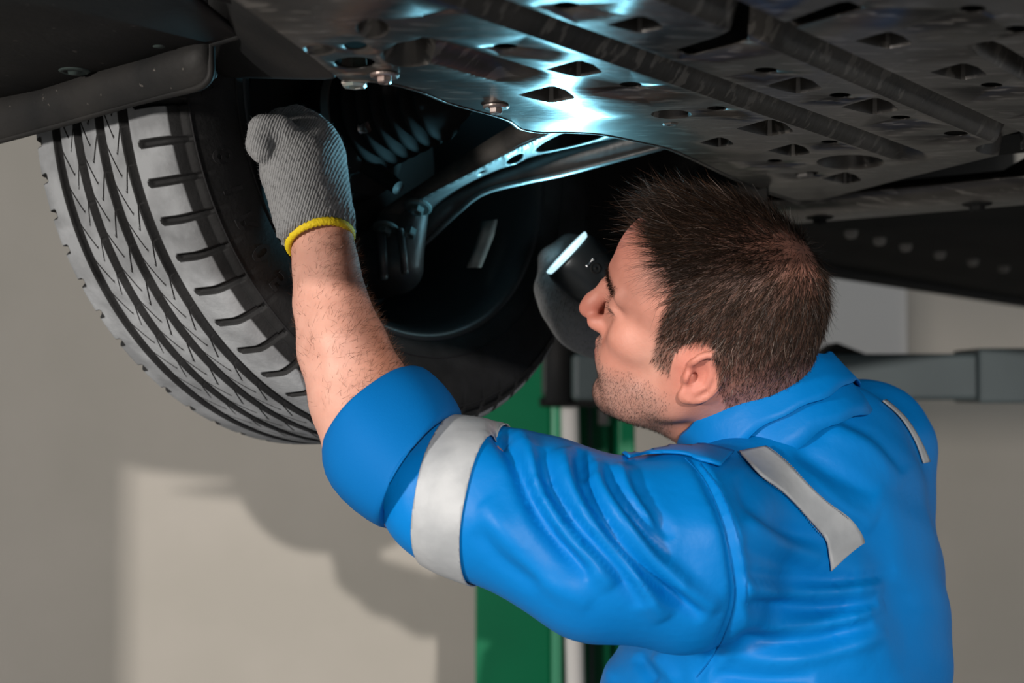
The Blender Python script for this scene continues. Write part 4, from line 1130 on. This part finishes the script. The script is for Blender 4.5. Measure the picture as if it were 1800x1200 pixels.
GC = P(563,422,1.312); GU = P(617,406,1.312)-P(510,440,1.312); GW = P(563,388,1.280) - GC; GW = GW - GU.normalized()*GW.dot(GU.normalized()); GK = GU.cross(GW).normalized()
if GK.z > 0: GK = -GK
def left_glove():
    def fn(p):
        d = smin(cone(p, P(548,418,1.310), P(520,300,1.310), .026, .028), cone(p, P(578,408,1.322), P(556,285,1.350), .026, .030), .03)
        d = smin(d, cone(p, P(527,385,1.300), P(508,310,1.312), .022, .021), .018)
        d = smin(d, cone(p, P(522,285,1.325), P(540,245,1.350), .030, .026), .022)
        # fingers folded over, away from the camera
        for (x, y, dd, x2, y2, d2, x3, y3, d3, r) in [(500,250,1.335, 492,216,1.370, 498,235,1.405, .0135), (520,240,1.350, 520,210,1.385, 524,235,1.418, .0140),
                                                   (545,245,1.360, 548,222,1.395, 550,248,1.425, .0138), (566,268,1.370, 572,250,1.400, 574,275,1.430, .0125)]:
            d = smin(d, chain(p, [P(x,y,dd), P(x2,y2,d2), P(x3,y3,d3)], [r+.003, r, r-.001], .006), .010)
        # thumb bent down over the rim edge
        d = smin(d, chain(p, [P(520,266,1.310), P(490,232,1.303), P(463,228,1.296), P(455,254,1.290), P(460,268,1.288)], [.020, .0155, .0138, .0120, .0105], .005), .005)
        d = smax(d, ((p - np.array(GC, np.float32)) @ np.array(GK, np.float32)), .004)
        return d
    a = P(500,470,1.290); v, f = nets(fn, (P(410,300,1.310).x, 1.24, P(500,455,1.310).z), (P(640,300,1.310).x, 1.50, P(500,165,1.350).z), .0030)
    v = relax(v, f, 2, .5); nn = normals(v, f)
    if (nn*(v-v.mean(0))).sum(1).mean() < 0: nn = -nn
    # ribbed wrist
    q = to_px(v); t = np.clip((q[:, 1] - 360 + (q[:, 0]-560)*.25)/40, 0, 1)
    v = v + nn*(.0012*np.sin(q[:, 0]*.75)*t + .0002*rng.normal(size=len(v)))[:, None]
    o = np_mesh('glove', v, f, M['knit'], PER); tag(o, 'grey knitted glove on the hand by the tyre')
    fuzz(o, v, f, 5000)
    torus_at('glove_trim', GC, GU.normalized(), GW.normalized(), GU.length/2, GW.length, .0031, M['yellow'], o, 90, .22)
def right_glove():
    def fn(p):
        d = cone(p, P(1020,560,1.60), P(1075,590,1.62), .030, .034)
        d = smin(d, cone(p, P(985,520,1.605), P(1030,565,1.60), .026, .030), .03)
        # fingers round the far side of the torch
        for i, (x, y) in enumerate([(0,0),(14,16),(30,33)]):
            d = smin(d, chain(p, [P(992+x,545+y,1.610), P(963+x,505+y*.7,1.615), P(968+x,455+y*.6,1.625), P(1000+x,428+y*.5,1.64)], [.017,.0145,.0140,.0125], .006), .008)
        d = smin(d, chain(p, [P(975,540,1.595), P(962,505,1.60), P(978,462,1.615), P(1010,432,1.63)], [.016,.0135,.012,.011], .006), .010)
        d = smin(d, chain(p, [P(1040,545,1.585), P(1075,520,1.575), P(1090,480,1.570)], [.018,.014,.012], .006), .012)
        return d
    v, f = nets(fn, (P(915,500,1.6).x, 1.53, P(1000,650,1.62).z), (P(1145,500,1.6).x, 1.71, P(1000,395,1.62).z), .0035)
    v = relax(v, f, 2, .5); o = np_mesh('glove', v, f, M['knit'], PER); tag(o, 'grey knitted glove holding the torch'); fuzz(o, v, f, 2500)
    k = (RE - RIGHT_HAND).normalized(); _, u, w_ = frame_of(k); torus_at('glove_trim', RIGHT_HAND + k*.035, u, w_, .034, .034, .003, M['yellow'], o, 90, .22)
left_glove(); right_glove()

# ---- trousers and boots
def legs():
    hipL = Vector((.305, 1.385, ZC-.62)) - Rv*.085; hipR = Vector((.305, 1.385, ZC-.62)) + Rv*.085
    out = []
    fL = Vector((hipL.x-.03, hipL.y-.02, .10)); fR = Vector((hipR.x+.03, hipR.y+.03, .10))
    def fn(p):
        d = ell(p, (.305, 1.385, ZC-.66), (.175, .130, .14), TR)
        for a, b in ((hipL, fL), (hipR, fR)): d = smin(d, chain(p, [a, (a+b)/2+Fv*.03, b], [.098, .075, .068]), .04)
        return smax(d, .085-p[..., 2], .004)
    v, f = nets(fn, (-.05, 1.0, .06), (.65, 1.8, ZC-.50), .014); v = relax(v, f, 2); np_mesh('trousers', v, f, M['trouser'], PER)
    for b in (fL, fR):
        fn2 = lambda p, b=b: smax(smin(cone(p, b, b + Vector((0,0,-.02)), .060, .062), cone(p, b + Fv*.02 + Vector((0,0,-.05)), b + Fv*.17 + Vector((0,0,-.058)), .050, .046), .04), -p[..., 2], .003)
        v, f = nets(fn2, (b.x-.26, b.y-.12, -.02), (b.x+.12, b.y+.26, .20), .010); np_mesh('boot', relax(v, f, 1), f, M['boot'], PER)
legs()

# ------------------------------------------------------------------ torch in the right hand
def torch():
    lens = P(1000, 448, 1.560); ax = Vector((-.64, -.09, .60)).normalized(); tail = lens - ax*.12
    T = empty('flashlight', lens - ax*.06, 'dark flashlight with glowing lens held in the far gloved hand', 'flashlight')
    v, f = lathe([(0,.0290),(.0,.0325),(-.004,.0345),(-.014,.0348),(-.034,.0342),(-.050,.0310),(-.062,.0240),(-.070,.0185),(-.115,.0180),(-.120,.015),(-.120,0)], lens, ax, 56)
    body = mesh('torch_body', v, f, material('torch_aluminium', (.030,.036,.040), .34, .4), T)
    v, f = lathe([(.0005,.0),(.0005,.0262)], lens - ax*.001, ax, 40); mesh('lens', v, f, glow('lens_glow', (.62,.92,1.), 14), T)
    v, f = lathe([(-.002,.0285),(.003,.0318),(.005,.0318),(.003,.0262)], lens, ax, 48); mesh('bezel', v, f, glow('bezel_glow', (.55,.85,.95), 1.2), T)
    side = (P(1036, 462, 1.53) - lens); side = (side - ax*side.dot(ax)).normalized(); p = lens - ax*.030 + side*.0335
    v, f = lathe([(0,.0062),(.0012,.0062),(.0012,.0042),(-.0005,.004),(-.0005,.0022),(.0012,.002),(.0014,0)], p, side, 24); mesh('switch', v, f, M['black'], T)
    t2 = ax.cross(side).normalized()
    for s in (-1, 1):
        q = lens - ax*.021 + side*.0348 + t2*.005*s; v, f = lathe([(0,.0016),(.0008,.0014),(.001,0)], q, side, 12); mesh('indicator', v, f, M['chrome'], T)
    v, f = tube([lens - ax*.021 + side*.0347 - t2*.004, lens - ax*.021 + side*.0349 + t2*.004], .0006, 6); mesh('clip_bar', v, f, M['chrome'], T)
    l = bpy.data.lights.new('torch_beam', 'SPOT'); l.energy = 9.5; l.color = (.28, .78, 1.); l.spot_size = math.radians(150); l.spot_blend = 1.; l.shadow_soft_size = .02
    o = bpy.data.objects.new('torch_beam', l); C.objects.link(o); o.location = lens + ax*.012
    o.rotation_euler = Vector((-.30, -.42, .85)).to_track_quat('-Z', 'Y').to_euler()
torch()
